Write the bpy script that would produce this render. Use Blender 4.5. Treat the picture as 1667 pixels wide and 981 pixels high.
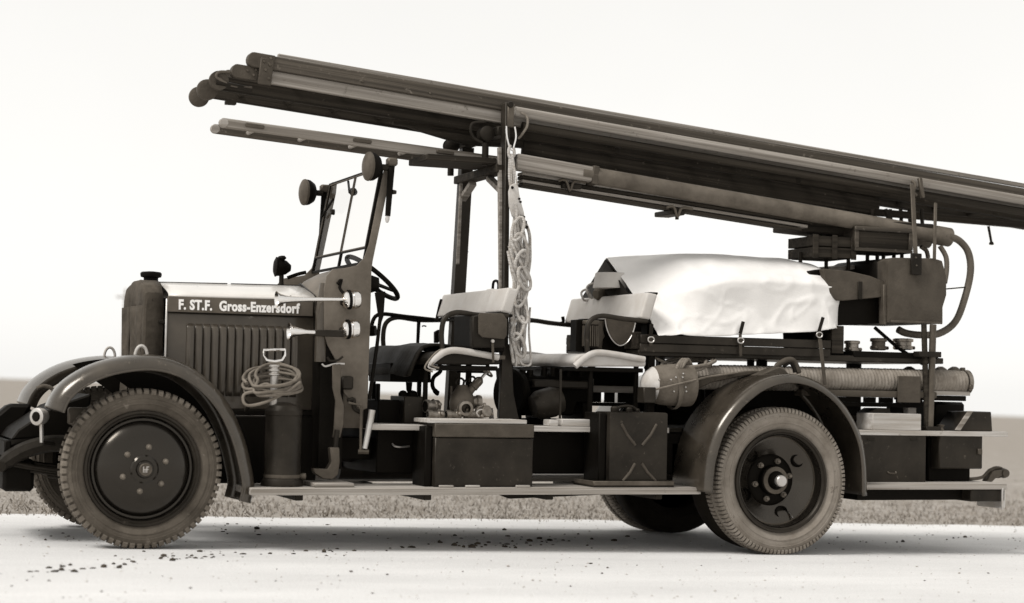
import bpy, bmesh, math, random
from mathutils import Vector, Matrix, noise

# ------------------------------------------------------------------ clear
for o in list(bpy.data.objects):
    bpy.data.objects.remove(o)
SC = bpy.context.scene
COL = SC.collection
R = math.radians
random.seed(7)

# ------------------------------------------------------------------ camera
FPX, CXP, CYP = 3000.0, 833.5, 490.5          # focal length and centre, in pixels of the 1667 px wide picture
YAW, PITCH, ROLL = R(21.0), R(2.51), R(1.2)
CAM = Vector((-1.816, -11.507, 1.0))
_F = Vector((math.sin(YAW)*math.cos(PITCH), math.cos(YAW)*math.cos(PITCH), math.sin(PITCH)))
_R0 = Vector((math.cos(YAW), -math.sin(YAW), 0))
_U0 = _R0.cross(_F)
_R = _R0*math.cos(ROLL) + _U0*math.sin(ROLL)
_U = _U0*math.cos(ROLL) - _R0*math.sin(ROLL)
cd = bpy.data.cameras.new('camera')
cam = bpy.data.objects.new('camera', cd); COL.objects.link(cam)
cam.matrix_world = Matrix(((_R.x, _U.x, -_F.x, CAM.x), (_R.y, _U.y, -_F.y, CAM.y), (_R.z, _U.z, -_F.z, CAM.z), (0, 0, 0, 1)))
cd.sensor_width = 36.0; cd.lens = FPX/1667.0*36.0
cd.clip_end = 3000
cd.dof.use_dof = True; cd.dof.focus_distance = 11.9; cd.dof.aperture_fstop = 1.4
SC.camera = cam

# ------------------------------------------------------------------ world, sun, exposure
SUN_EL, SUN_AZ = R(50), R(255)                # azimuth: compass angle of the sun from +Y, clockwise
W = bpy.data.worlds.new('World'); SC.world = W; W.use_nodes = True
nt = W.node_tree; nt.nodes.clear()
sky = nt.nodes.new('ShaderNodeTexSky'); sky.sky_type = 'NISHITA'; sky.sun_disc = False
sky.sun_elevation = SUN_EL; sky.sun_rotation = SUN_AZ
sky.air_density = 1.0; sky.dust_density = 1.0; sky.ozone_density = 1.0; sky.altitude = 100
bw = nt.nodes.new('ShaderNodeRGBToBW')
tint = nt.nodes.new('ShaderNodeMix'); tint.data_type = 'RGBA'; tint.blend_type = 'MULTIPLY'
tint.inputs[0].default_value = 1.0; tint.inputs[7].default_value = (1.0, 0.985, 0.945, 1)
bg = nt.nodes.new('ShaderNodeBackground'); bg.inputs[1].default_value = 0.12
wo = nt.nodes.new('ShaderNodeOutputWorld')
nt.links.new(sky.outputs[0], bw.inputs[0]); nt.links.new(bw.outputs[0], tint.inputs[6])
veil = nt.nodes.new('ShaderNodeMix'); veil.data_type = 'RGBA'; veil.inputs[0].default_value = 0.8     # thin even cloud over the whole sky
veil.inputs[7].default_value = (4.3, 4.25, 4.13, 1)
stc = nt.nodes.new('ShaderNodeTexCoord'); sno = nt.nodes.new('ShaderNodeTexNoise'); sno.inputs['Scale'].default_value = 5; sno.inputs['Detail'].default_value = 6
smr = nt.nodes.new('ShaderNodeMapRange'); smr.inputs[3].default_value = .95; smr.inputs[4].default_value = 1.05
mot = nt.nodes.new('ShaderNodeMix'); mot.data_type = 'RGBA'; mot.blend_type = 'MULTIPLY'; mot.inputs[0].default_value = 1
nt.links.new(stc.outputs['Generated'], sno.inputs['Vector']); nt.links.new(sno.outputs['Fac'], smr.inputs[0])
nt.links.new(tint.outputs[2], veil.inputs[6]); nt.links.new(veil.outputs[2], mot.inputs[6]); nt.links.new(smr.outputs[0], mot.inputs[7]); nt.links.new(mot.outputs[2], bg.inputs[0]); nt.links.new(bg.outputs[0], wo.inputs[0])
sd = bpy.data.lights.new('sun', 'SUN'); sd.energy = 1.5; sd.angle = R(22); sd.color = (1.0, 0.98, 0.945)
sun = bpy.data.objects.new('sun', sd); COL.objects.link(sun)
_sv = Vector((math.sin(SUN_AZ)*math.cos(SUN_EL), math.cos(SUN_AZ)*math.cos(SUN_EL), math.sin(SUN_EL)))
sun.rotation_euler = _sv.to_track_quat('Z', 'Y').to_euler()
sun.location = (-6, -6, 12)
SC.view_settings.view_transform = 'Standard'; SC.view_settings.look = 'None'
SC.view_settings.gamma = 1.0; SC.view_settings.exposure = 0.95
SC.view_settings.use_curve_mapping = False
SC.render.engine = 'CYCLES'

# ------------------------------------------------------------------ measuring: picture point + known distance from the centre line -> place
def pt(px, py, Y):
    d = _F + _R*((px-CXP)/FPX) - _U*((py-CYP)/FPX)
    return CAM + d*((Y-CAM.y)/d.y)
SLOPE = -.0187                                # the road falls gently towards the rear of the engine
def GZ(x): return SLOPE*x
def gp(px, py):
    d = _F + _R*((px-CXP)/FPX) - _U*((py-CYP)/FPX)
    return CAM + d*((GZ(CAM.x)-CAM.z)/(d.z-SLOPE*d.x))
def rect(px0, py0, px1, py1, Y):
    xm, ym = (px0+px1)/2, (py0+py1)/2
    return pt(px0, ym, Y).x, pt(px1, ym, Y).x, pt(xm, py1, Y).z, pt(xm, py0, Y).z

# ------------------------------------------------------------------ materials
def G(v, w=1.0):
    w *= 1.9-1.6*min(1, max(0, (v-.03)/.5))        # the print's brown tone is strongest in the darks
    return (min(1, v*(1+.105*w)), v, v*(1-.115*w), 1)
MATS = {}
def mat(name, v, rough=.6, var=.25, scale=6.0, stretch=(1, 1, 1), bump=.15, bscale=60., metal=0., coat=0., spots=0., detail=5., spec=.5, fleck=None):
    m = bpy.data.materials.new(name); m.use_nodes = True
    n = m.node_tree; N = n.nodes; L = n.links
    b = N['Principled BSDF']
    tc = N.new('ShaderNodeTexCoord'); oi = N.new('ShaderNodeObjectInfo')
    off = N.new('ShaderNodeVectorMath'); off.operation = 'MULTIPLY_ADD'
    cmb = N.new('ShaderNodeCombineXYZ')
    for i in range(3): L.new(oi.outputs['Random'], cmb.inputs[i])
    L.new(cmb.outputs[0], off.inputs[0]); off.inputs[1].default_value = (17, 31, 23); L.new(tc.outputs['Object'], off.inputs[2])
    mp = N.new('ShaderNodeMapping'); mp.inputs['Scale'].default_value = stretch
    L.new(off.outputs[0], mp.inputs[0])
    no = N.new('ShaderNodeTexNoise'); no.inputs['Scale'].default_value = scale; no.inputs['Detail'].default_value = detail; no.inputs['Roughness'].default_value = .62
    L.new(mp.outputs[0], no.inputs['Vector'])
    cr = N.new('ShaderNodeValToRGB')
    cr.color_ramp.elements[0].position = .3; cr.color_ramp.elements[0].color = G(v*(1-var))
    cr.color_ramp.elements[1].position = .72; cr.color_ramp.elements[1].color = G(min(.9, v*(1+var)))
    L.new(no.outputs['Fac'], cr.inputs[0])
    col = cr.outputs[0]
    if fleck:                                   # chips and dust specks of another tone
        n3 = N.new('ShaderNodeTexNoise'); n3.inputs['Scale'].default_value = fleck[2]; n3.inputs['Detail'].default_value = 8; n3.inputs['Roughness'].default_value = .75
        L.new(off.outputs[0], n3.inputs['Vector'])
        r3 = N.new('ShaderNodeValToRGB'); r3.color_ramp.elements[0].position = fleck[1]; r3.color_ramp.elements[1].position = fleck[1]+.09
        L.new(n3.outputs['Fac'], r3.inputs[0])
        mx = N.new('ShaderNodeMix'); mx.data_type = 'RGBA'
        L.new(r3.outputs[0], mx.inputs[0]); L.new(col, mx.inputs[6]); mx.inputs[7].default_value = G(fleck[0])
        col = mx.outputs[2]
    L.new(col, b.inputs['Base Color'])
    rr = N.new('ShaderNodeMapRange'); rr.inputs[3].default_value = max(.03, rough-.12); rr.inputs[4].default_value = min(1, rough+.15)
    L.new(no.outputs['Fac'], rr.inputs[0]); L.new(rr.outputs[0], b.inputs['Roughness'])
    b.inputs['Metallic'].default_value = metal
    b.inputs['Coat Weight'].default_value = coat; b.inputs['Coat Roughness'].default_value = .14
    b.inputs['Specular IOR Level'].default_value = spec
    b.inputs['Specular Tint'].default_value = (1.0, .90, .78, 1); b.inputs['Coat Tint'].default_value = (1.0, .97, .92, 1)
    if bump > 0:
        n2 = N.new('ShaderNodeTexNoise'); n2.inputs['Scale'].default_value = bscale; n2.inputs['Detail'].default_value = 4
        L.new(mp.outputs[0], n2.inputs['Vector'])
        bp_ = N.new('ShaderNodeBump'); bp_.inputs['Strength'].default_value = bump; bp_.inputs['Distance'].default_value = .01
        L.new(n2.outputs['Fac'], bp_.inputs['Height']); L.new(bp_.outputs[0], b.inputs['Normal'])
    MATS[name] = m
    return m
mat('paint_dark', .015, .40, .6, 4, bump=.06, bscale=30, spec=.22, fleck=(.07, .61, 24))
mat('paint_black', .0035, .55, .4, 5, bump=.06, bscale=40, spec=.08, fleck=(.02, .70, 45))
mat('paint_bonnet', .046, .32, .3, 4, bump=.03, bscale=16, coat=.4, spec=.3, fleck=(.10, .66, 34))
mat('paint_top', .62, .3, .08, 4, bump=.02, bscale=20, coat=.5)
mat('paint_cowl', .105, .45, .3, 7, bump=.08, bscale=50, spec=.25, fleck=(.05, .66, 40))
mat('paint_name', .085, .5, .2, 7, bump=.05, bscale=60, spec=.2, fleck=(.14, .68, 40))
mat('paint_fender', .030, .28, .4, 5, bump=.05, bscale=16, coat=.55, spec=.4, fleck=(.10, .60, 18))
mat('disc_front', .004, .20, .3, 5, bump=.04, bscale=10, spec=.5, fleck=(.05, .66, 30))
mat('disc_rear', .008, .22, .3, 5, bump=.04, bscale=12, spec=.7, fleck=(.06, .64, 30))
mat('iron', .012, .55, .4, 9, bump=.15, bscale=50, metal=.1, spec=.2, fleck=(.05, .66, 35))
mat('iron_grey', .07, .5, .35, 9, bump=.12, bscale=50, metal=.3, spec=.3)
mat('steel', .45, .35, .2, 9, bump=.05, bscale=50, metal=.7)
mat('chrome', .75, .14, .06, 6, bump=0, metal=1.0)
mat('brass', .20, .36, .45, 18, bump=.1, bscale=60, metal=.7, fleck=(.05, .6, 40))
mat('rubber_front', .072, .8, .45, 6, bump=.3, bscale=70, spec=.2, fleck=(.17, .60, 16))
mat('rubber_rear', .185, .88, .3, 7, bump=.3, bscale=70, spec=.15, fleck=(.08, .60, 14))
mat('tread_front', .105, .85, .45, 9, bump=.35, bscale=60, spec=.15, fleck=(.04, .60, 24))
mat('rubber_dark', .012, .85, .4, 7, bump=.3, bscale=70, spec=.1)
mat('wood_dark', .022, .7, .8, 4, (.12, 9, 9), .4, 9, spec=.15, fleck=(.11, .62, 26))
mat('wood_mid', .22, .65, .6, 5, (.10, 7, 7), .5, 12, spec=.3, fleck=(.07, .60, 14))
mat('wood_light', .27, .75, .5, 4, (.15, 9, 9), .4, 9, fleck=(.08, .64, 14))
mat('wood_pale', .38, .8, .3, 5, (.3, 7, 7), .4, 9, fleck=(.16, .60, 14))
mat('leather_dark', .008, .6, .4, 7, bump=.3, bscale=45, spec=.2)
mat('leather_mid', .05, .6, .3, 9, bump=.3, bscale=70, spec=.25)
mat('leatherette', .44, .7, .10, 9, bump=.2, bscale=120, fleck=(.32, .70, 60))
mat('seat_white', .43, .6, .2, 7, bump=.2, bscale=40, spec=.3, fleck=(.25, .64, 20))
mat('tarp', .72, .95, .06, 5, bump=.3, bscale=180, spec=.05, fleck=(.58, .66, 9))
mat('canvas_mid', .11, .88, .35, 8, bump=.4, bscale=130, spec=.15)
mat('canvas_dark', .050, .85, .5, 6, bump=.6, bscale=24, spec=.15, fleck=(.02, .60, 14))
mat('hose', .20, .85, .3, 14, bump=.35, bscale=110, spec=.2)
mat('hose_dark', .085, .65, .4, 6, bump=.2, bscale=60, spec=.3, fleck=(.03, .64, 14))
mat('rope', .38, .9, .35, 30, bump=.7, bscale=150)
mat('rope_dark', .16, .9, .3, 30, bump=.7, bscale=150)
mat('letter_white', .82, .6, .05, 20, bump=.05)
mat('black_hole', .004, .9, .1, 4, bump=0, spec=.1)
mat('clod', .05, .95, .5, 12, bump=.5, bscale=40, spec=.1)
mat('grassm', .22, .85, .35, 3, bump=0, spec=.15)
# glass of the windscreen
gm = bpy.data.materials.new('glass'); gm.use_nodes = True
_n = gm.node_tree; _n.nodes.clear()
_o = _n.nodes.new('ShaderNodeOutputMaterial'); _t = _n.nodes.new('ShaderNodeBsdfTransparent'); _g = _n.nodes.new('ShaderNodeBsdfGlossy')
_g.inputs['Roughness'].default_value = .03; _t.inputs[0].default_value = (.99, .985, .975, 1)
_f = _n.nodes.new('ShaderNodeFresnel'); _f.inputs[0].default_value = 1.07
_m = _n.nodes.new('ShaderNodeMixShader')
_n.links.new(_f.outputs[0], _m.inputs[0]); _n.links.new(_t.outputs[0], _m.inputs[1]); _n.links.new(_g.outputs[0], _m.inputs[2]); _n.links.new(_m.outputs[0], _o.inputs[0])
MATS['glass'] = gm
# rope with a laid (twisted) relief
def rope_relief(m, sc):
    N = m.node_tree.nodes; L = m.node_tree.links; b = N['Principled BSDF']
    tc = N.new('ShaderNodeTexCoord'); wv = N.new('ShaderNodeTexWave'); wv.bands_direction = 'DIAGONAL'; wv.inputs['Scale'].default_value = sc
    L.new(tc.outputs['Object'], wv.inputs['Vector'])
    bp_ = N.new('ShaderNodeBump'); bp_.inputs['Strength'].default_value = .45; bp_.inputs['Distance'].default_value = .005
    L.new(wv.outputs['Fac'], bp_.inputs['Height']); L.new(bp_.outputs[0], b.inputs['Normal'])
mat('grit', .42, .95, .3, 20, bump=0, spec=.1)
mat('nut', .12, .5, .3, 20, bump=.1, metal=.3)
mat('wood_rail', .048, .6, .7, 5, (.10, 7, 7), .5, 12, spec=.3, fleck=(.15, .60, 18))
mat('wood_hook', .21, .7, .5, 4, (.15, 9, 9), .4, 9, spec=.25, fleck=(.08, .64, 14))
mat('hose_thin', .13, .8, .3, 14, bump=.2, bscale=110, spec=.25)
rope_relief(MATS['rope'], 40); rope_relief(MATS['rope_dark'], 40)

# ------------------------------------------------------------------ mesh building
WM = {}
def tag(o, label=None, cat=None, group=None, kind=None):
    if label: o['label'] = label
    if cat: o['category'] = cat
    if group: o['group'] = group
    if kind: o['kind'] = kind
    return o
def empty(name, loc, label, cat, group=None):
    o = bpy.data.objects.new(name, None); COL.objects.link(o); o.empty_display_size = .1
    o.location = loc; WM[o] = Matrix.Translation(Vector(loc))
    return tag(o, label, cat, group)
def frame_x(p0, p1, up=Vector((0, 0, 1))):       # matrix with local X from p0 to p1, origin p0
    x = (p1-p0).normalized(); y = up.cross(x).normalized(); z = x.cross(y)
    return Matrix(((x.x, y.x, z.x, p0.x), (x.y, y.y, z.y, p0.y), (x.z, y.z, z.z, p0.z), (0, 0, 0, 1)))
class MB:
    def __init__(s): s.v = []; s.f = []
    def add(s, vs, fs):
        o = len(s.v); s.v += [Vector(v) for v in vs]; s.f += [tuple(i+o for i in f) for f in fs]; return s
    def box(s, x0, x1, y0, y1, z0, z1):
        if x1 < x0: x0, x1 = x1, x0
        if y1 < y0: y0, y1 = y1, y0
        if z1 < z0: z0, z1 = z1, z0
        return s.add([(x0,y0,z0),(x1,y0,z0),(x1,y1,z0),(x0,y1,z0),(x0,y0,z1),(x1,y0,z1),(x1,y1,z1),(x0,y1,z1)],
                     [(0,3,2,1),(4,5,6,7),(0,1,5,4),(1,2,6,5),(2,3,7,6),(3,0,4,7)])
    def bar(s, p0, p1, w, h, up=Vector((0,0,1))):    # rectangular bar between two points (w across, h up)
        p0 = Vector(p0); p1 = Vector(p1); x = (p1-p0).normalized()
        if abs(x.dot(up)) > .98: up = Vector((1, 0, 0))
        y = up.cross(x).normalized(); z = x.cross(y); vs = []
        for p in (p0, p1):
            for a, c in ((-1,-1),(1,-1),(1,1),(-1,1)): vs.append(p+y*a*w/2+z*c*h/2)
        return s.add(vs, [(3,2,1,0),(4,5,6,7),(0,1,5,4),(1,2,6,5),(2,3,7,6),(3,0,4,7)])
    def tube(s, pts, r, n=8, closed=False, cap=True):
        pts = [Vector(p) for p in pts]; m = len(pts)
        rr = r if isinstance(r, (list, tuple)) else [r]*m
        tg = []
        for i in range(m):
            a = pts[(i-1) % m] if (closed or i > 0) else pts[i]; b = pts[(i+1) % m] if (closed or i < m-1) else pts[i]
            t = (b-a); tg.append(t.normalized() if t.length > 1e-9 else Vector((1,0,0)))
        u = tg[0].orthogonal().normalized(); rings = []; vs = []
        for i in range(m):
            u = (u - tg[i]*u.dot(tg[i]))
            u = u.normalized() if u.length > 1e-6 else tg[i].orthogonal().normalized()
            w = tg[i].cross(u)
            for k in range(n):
                a = 2*math.pi*k/n; vs.append(pts[i]+(u*math.cos(a)+w*math.sin(a))*rr[i])
        fs = []
        for i in range(m if closed else m-1):
            j = (i+1) % m
            for k in range(n): fs.append((i*n+k, i*n+(k+1) % n, j*n+(k+1) % n, j*n+k))
        if cap and not closed:
            fs.append(tuple(reversed(range(n)))); fs.append(tuple((m-1)*n+k for k in range(n)))
        return s.add(vs, fs)
    def cyl(s, p0, p1, r0, r1=None, n=20):
        return s.tube([p0, p1], [r0, r0 if r1 is None else r1], n)
    def lathe(s, prof, o, ax, n=32, a0=0., a1=2*math.pi, loop=False, caps=(1, 1)):
        # prof: (radius, distance along axis); closed body of revolution (loop joins last to first)
        o = Vector(o); ax = Vector(ax).normalized(); u = ax.orthogonal().normalized(); w = ax.cross(u); vs = []; fs = []
        m = len(prof)
        for k in range(n):
            a = a0+(a1-a0)*k/n; d = u*math.cos(a)+w*math.sin(a)
            for (r, t) in prof: vs.append(o+d*max(r, 1e-4)+ax*t)
        for k in range(n):
            j = (k+1) % n
            for i in range(m if loop else m-1):
                i2 = (i+1) % m; fs.append((k*m+i, j*m+i, j*m+i2, k*m+i2))
        if not loop:
            if caps[0]: fs.append(tuple(k*m for k in reversed(range(n))))
            if caps[1]: fs.append(tuple(k*m+m-1 for k in range(n)))
        return s.add(vs, fs)
    def prism(s, poly, y0, y1):                      # polygon of (x, z) pushed along Y
        n = len(poly); vs = [(x, y0, z) for x, z in poly]+[(x, y1, z) for x, z in poly]
        fs = [tuple(range(n)), tuple(reversed(range(n, 2*n)))]
        for i in range(n): j = (i+1) % n; fs.append((i, i+n, j+n, j))
        return s.add(vs, fs)
    def grid(s, rows):                               # rows of points -> quad sheet
        m = len(rows[0]); vs = [p for r_ in rows for p in r_]; fs = []
        for i in range(len(rows)-1):
            for k in range(m-1): fs.append((i*m+k, i*m+k+1, (i+1)*m+k+1, (i+1)*m+k))
        return s.add(vs, fs)
    def build(s, name, material, parent=None, bevel=0., angle=38, solid=0., M=None, segs=1, sub=0, kind=None, label=None):
        me = bpy.data.meshes.new(name)
        if M is None:
            lo = Vector((min(v.x for v in s.v), min(v.y for v in s.v), min(v.z for v in s.v)))
            hi = Vector((max(v.x for v in s.v), max(v.y for v in s.v), max(v.z for v in s.v)))
            c = Vector(((lo.x+hi.x)/2, (lo.y+hi.y)/2, lo.z)); M = Matrix.Translation(c); vs = [v-c for v in s.v]
        else: vs = s.v
        me.from_pydata([tuple(v) for v in vs], [], s.f)
        bm = bmesh.new(); bm.from_mesh(me)
        bmesh.ops.recalc_face_normals(bm, faces=bm.faces)
        if bevel > 0:
            es = [e for e in bm.edges if len(e.link_faces) == 2 and e.calc_face_angle(0) > R(30)]
            bmesh.ops.bevel(bm, geom=es, offset=bevel, segments=segs, affect='EDGES', profile=.6, clamp_overlap=True)
        bm.to_mesh(me); bm.free()
        me.shade_smooth(); me.set_sharp_from_angle(angle=R(angle))
        me.materials.append(MATS[material] if isinstance(material, str) else material)
        o = bpy.data.objects.new(name, me); COL.objects.link(o)
        if solid: md = o.modifiers.new('solid', 'SOLIDIFY'); md.thickness = solid; md.offset = 0
        if sub: md = o.modifiers.new('sub', 'SUBSURF'); md.levels = sub; md.render_levels = sub
        WM[o] = M.copy()
        if parent is not None:
            o.parent = parent; o.matrix_basis = WM[parent].inverted() @ M
        else: o.matrix_basis = M
        return tag(o, label, kind=kind)
def clone(o, M, parent=None, label=None):            # copy of one mesh object at a new world matrix, sharing its mesh
    c = o.copy(); COL.objects.link(c); WM[c] = M.copy(); c.parent = parent
    c.matrix_parent_inverse = Matrix()
    c.matrix_basis = (WM[parent].inverted() @ M) if parent is not None else M
    if label: c['label'] = label
    return c
def clone_tree(o, M, parent=None):
    c = clone(o, M, parent); D = M @ WM[o].inverted()
    for ch in [x for x in bpy.data.objects if x.parent == o]: clone_tree(ch, D @ WM[ch], c)
    return c
def pbox(name, px0, py0, px1, py1, Y0, Y1, material, parent, bevel=.006, **k):
    x0, x1, z0, z1 = rect(px0, py0, px1, py1, Y0)
    return MB().box(x0, x1, Y0, Y1, z0, z1).build(name, material, parent, bevel, **k)
def smooth_path(ps, per=6, closed=False):            # Catmull-Rom through points
    ps = [Vector(p) for p in ps]; n = len(ps); out = []
    rng = n if closed else n-1
    for i in range(rng):
        a = ps[(i-1) % n] if (closed or i > 0) else ps[i]; b = ps[i]; c = ps[(i+1) % n]; d = ps[(i+2) % n] if (closed or i+2 < n) else c
        for k in range(per):
            t = k/per
            out.append(.5*((2*b)+(c-a)*t+(2*a-5*b+4*c-d)*t*t+(3*b-a-3*c+d)*t**3))
    if not closed: out.append(ps[-1])
    return out
def ppath(pix, Y, per=5):                            # measured outline at one distance -> smooth 3D path
    return smooth_path([pt(p[0], p[1], p[2] if len(p) > 2 else Y) for p in pix], per)
def jit(a): return random.uniform(-a, a)
# ================================================================== SETTING
# road: one long sheet, slightly uneven
rows = []
for j in range(61):
    y = -14 + j*(15.85/60) ; row = []
    for i in range(241):
        x = -40+i*.5
        row.append((x, y + (.25*noise.noise(Vector((x*.9, 0, 3)))+.12*noise.noise(Vector((x*3.1, 0, 7))) if j == 60 else 0), GZ(x)+.012*noise.noise(Vector((x*.35, y*.5, 2)))*(0 if abs(x-3) < 8 and abs(y) < 1.8 else 1)))
    rows.append(row)
road = MB().grid(rows).build('road', 'clod', None, M=Matrix())
tag(road, kind='structure')
rm = bpy.data.materials.new('road_dust'); rm.use_nodes = True
N = rm.node_tree.nodes; L = rm.node_tree.links; b = N['Principled BSDF']
tc = N.new('ShaderNodeTexCoord')
n1 = N.new('ShaderNodeTexNoise'); n1.inputs['Scale'].default_value = .9; n1.inputs['Detail'].default_value = 8; n1.inputs['Roughness'].default_value = .65
mp = N.new('ShaderNodeMapping'); mp.inputs['Scale'].default_value = (.35, 1.2, 1); L.new(tc.outputs['Object'], mp.inputs[0]); L.new(mp.outputs[0], n1.inputs['Vector'])
n2 = N.new('ShaderNodeTexNoise'); n2.inputs['Scale'].default_value = 90; n2.inputs['Detail'].default_value = 3; L.new(tc.outputs['Object'], n2.inputs['Vector'])
cr = N.new('ShaderNodeValToRGB'); cr.color_ramp.elements[0].position = .3; cr.color_ramp.elements[0].color = G(.53, .6); cr.color_ramp.elements[1].position = .66; cr.color_ramp.elements[1].color = G(.66, .6)
L.new(n1.outputs['Fac'], cr.inputs[0])
r2 = N.new('ShaderNodeMapRange'); r2.inputs[1].default_value = .3; r2.inputs[2].default_value = .7; r2.inputs[3].default_value = .88; r2.inputs[4].default_value = 1.06; L.new(n2.outputs['Fac'], r2.inputs[0])
mm = N.new('ShaderNodeMix'); mm.data_type = 'RGBA'; mm.blend_type = 'MULTIPLY'; mm.inputs[0].default_value = 1
L.new(cr.outputs[0], mm.inputs[6]); L.new(r2.outputs[0], mm.inputs[7]); L.new(mm.outputs[2], b.inputs['Base Color']); b.inputs['Roughness'].default_value = .95; b.inputs['Specular IOR Level'].default_value = .15
bu = N.new('ShaderNodeBump'); bu.inputs['Strength'].default_value = .35; bu.inputs['Distance'].default_value = .02; L.new(n2.outputs['Fac'], bu.inputs['Height']); L.new(bu.outputs[0], b.inputs['Normal'])
road.data.materials.clear(); road.data.materials.append(rm)

# field: from under the road to the horizon, rising a little on the left, falling a little on the right
def field_z(x, y):
    d = max(0., y-1.9)
    t = min(1., d/140.)
    h = GZ(x) + .06*noise.noise(Vector((x*.25, y*.25, 5)))*min(1, d/2) + .3*noise.noise(Vector((x*.03, y*.03, 9)))*t
    return h-.02+(.012 if y < 2.4 else 0)
ys = [-16, 0, 1.2]+[1.7+.5*i for i in range(32)]+[18*1.12**i for i in range(1, 32)]
rows = []
for y in ys:
    w = 60+abs(y)*1.6
    rows.append([(x_, y, field_z(x_, y) if y > 1.5 else GZ(x_)-.05) for x_ in [-w*.7+w*1.9*i/110 for i in range(111)]])
field = MB().grid(rows).build('field', 'grassm', None, M=Matrix()); tag(field, kind='structure')
fm = bpy.data.materials.new('field_turf'); fm.use_nodes = True
N = fm.node_tree.nodes; L = fm.node_tree.links; b = N['Principled BSDF']
tc = N.new('ShaderNodeTexCoord')
n1 = N.new('ShaderNodeTexNoise'); n1.inputs['Scale'].default_value = 3.5; n1.inputs['Detail'].default_value = 10; n1.inputs['Roughness'].default_value = .72; L.new(tc.outputs['Object'], n1.inputs['Vector'])
cr = N.new('ShaderNodeValToRGB'); cr.color_ramp.elements[0].position = .32; cr.color_ramp.elements[0].color = G(.17, .9); cr.color_ramp.elements[1].position = .68; cr.color_ramp.elements[1].color = G(.34, .9)
L.new(n1.outputs['Fac'], cr.inputs[0])
# beyond the verge the field colour blends to a more even tone
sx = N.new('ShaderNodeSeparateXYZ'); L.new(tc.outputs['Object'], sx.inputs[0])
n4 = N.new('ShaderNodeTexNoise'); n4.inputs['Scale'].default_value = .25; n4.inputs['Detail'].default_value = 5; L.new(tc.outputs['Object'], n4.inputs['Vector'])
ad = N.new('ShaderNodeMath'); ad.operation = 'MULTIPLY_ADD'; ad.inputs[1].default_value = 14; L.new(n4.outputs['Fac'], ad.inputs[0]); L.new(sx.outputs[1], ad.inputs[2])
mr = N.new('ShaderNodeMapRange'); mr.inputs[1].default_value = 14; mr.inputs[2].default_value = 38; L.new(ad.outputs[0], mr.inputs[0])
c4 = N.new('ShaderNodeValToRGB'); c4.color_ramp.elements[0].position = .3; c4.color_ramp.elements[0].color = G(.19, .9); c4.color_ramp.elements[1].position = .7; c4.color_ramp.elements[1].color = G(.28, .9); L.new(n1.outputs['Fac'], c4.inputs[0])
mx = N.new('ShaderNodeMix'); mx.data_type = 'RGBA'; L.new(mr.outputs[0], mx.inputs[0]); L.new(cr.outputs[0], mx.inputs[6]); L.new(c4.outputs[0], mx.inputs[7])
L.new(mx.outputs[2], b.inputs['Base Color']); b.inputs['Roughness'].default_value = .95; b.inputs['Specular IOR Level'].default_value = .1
bu = N.new('ShaderNodeBump'); bu.inputs['Strength'].default_value = .6; bu.inputs['Distance'].default_value = .06; L.new(n1.outputs['Fac'], bu.inputs['Height']); L.new(bu.outputs[0], b.inputs['Normal'])
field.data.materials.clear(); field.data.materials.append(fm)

# short grass on the verge behind the engine
g = MB(); vs = []; fs = []
for i in range(30000):
    y = 1.66 + abs(random.gauss(0, 3.2)); x = random.uniform(-7, 14+y*.5)
    if noise.noise(Vector((x*1.3, y*1.3, 4))) < -.22 and y < 2.3: continue
    hgt = random.uniform(.012, .045)*(1+.5*noise.noise(Vector((x*.8, y*.8, 0)))); a = random.uniform(0, 6.28); w = random.uniform(.004, .009)
    z = (field_z(x, y) if y > 1.9 else GZ(x)-.012)
    lx, ly = jit(.03), jit(.03); k = len(vs)
    vs += [(x-w*math.cos(a), y-w*math.sin(a), z), (x+w*math.cos(a), y+w*math.sin(a), z), (x+lx, y+ly, z+hgt)]; fs.append((k, k+1, k+2))
me = bpy.data.meshes.new('grass'); me.from_pydata(vs, [], fs); me.materials.append(MATS['grassm'])
go = bpy.data.objects.new('grass', me); COL.objects.link(go); tag(go, 'short pale grass growing along the verge behind the engine', 'grass', kind='stuff')

# clods of earth fallen on the road along the wheel tracks
cl = MB(); sp = []
def clod(x, y, r):
    bm = bmesh.new(); bmesh.ops.create_icosphere(bm, subdivisions=1, radius=1)
    sx, sy, sz = r*random.uniform(.8, 1.7), r*random.uniform(.7, 1.3), r*random.uniform(.35, .8); sd_ = random.random()*90
    v = [Vector((q.co.x*sx, q.co.y*sy, q.co.z*sz))*(1+.45*noise.noise(q.co*1.7+Vector((sd_, 0, 0)))) + Vector((x, y, GZ(x)+sz*.45)) for q in bm.verts]
    f = [tuple(l.index for l in fa.verts) for fa in bm.faces]; bm.free(); cl.add(v, f)
def clods(pxa, pya, pxb, pyb, n, spread, r0, r1):
    for i in range(n):
        t = random.random(); p = gp(pxa+(pxb-pxa)*t+jit(12), pya+(pyb-pya)*t+random.gauss(0, spread)); clod(p.x, p.y, random.uniform(r0, r1)*(.42+.6*random.random()**2))
clods(45, 934, 130, 922, 14, 5, .010, .026); clods(120, 926, 200, 918, 8, 3, .012, .022); clods(185, 915, 290, 908, 7, 4, .010, .022)
clods(250, 908, 395, 902, 26, 4, .008, .020); clods(420, 902, 640, 893, 16, 3, .009, .020); clods(640, 893, 920, 882, 46, 3, .010, .024)
clods(330, 865, 600, 868, 14, 4, .010, .020); clods(340, 852, 420, 855, 5, 2, .008, .014); clods(600, 872, 1000, 874, 14, 5, .010, .02); clods(60, 870, 150, 878, 5, 5, .008, .016)
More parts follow.
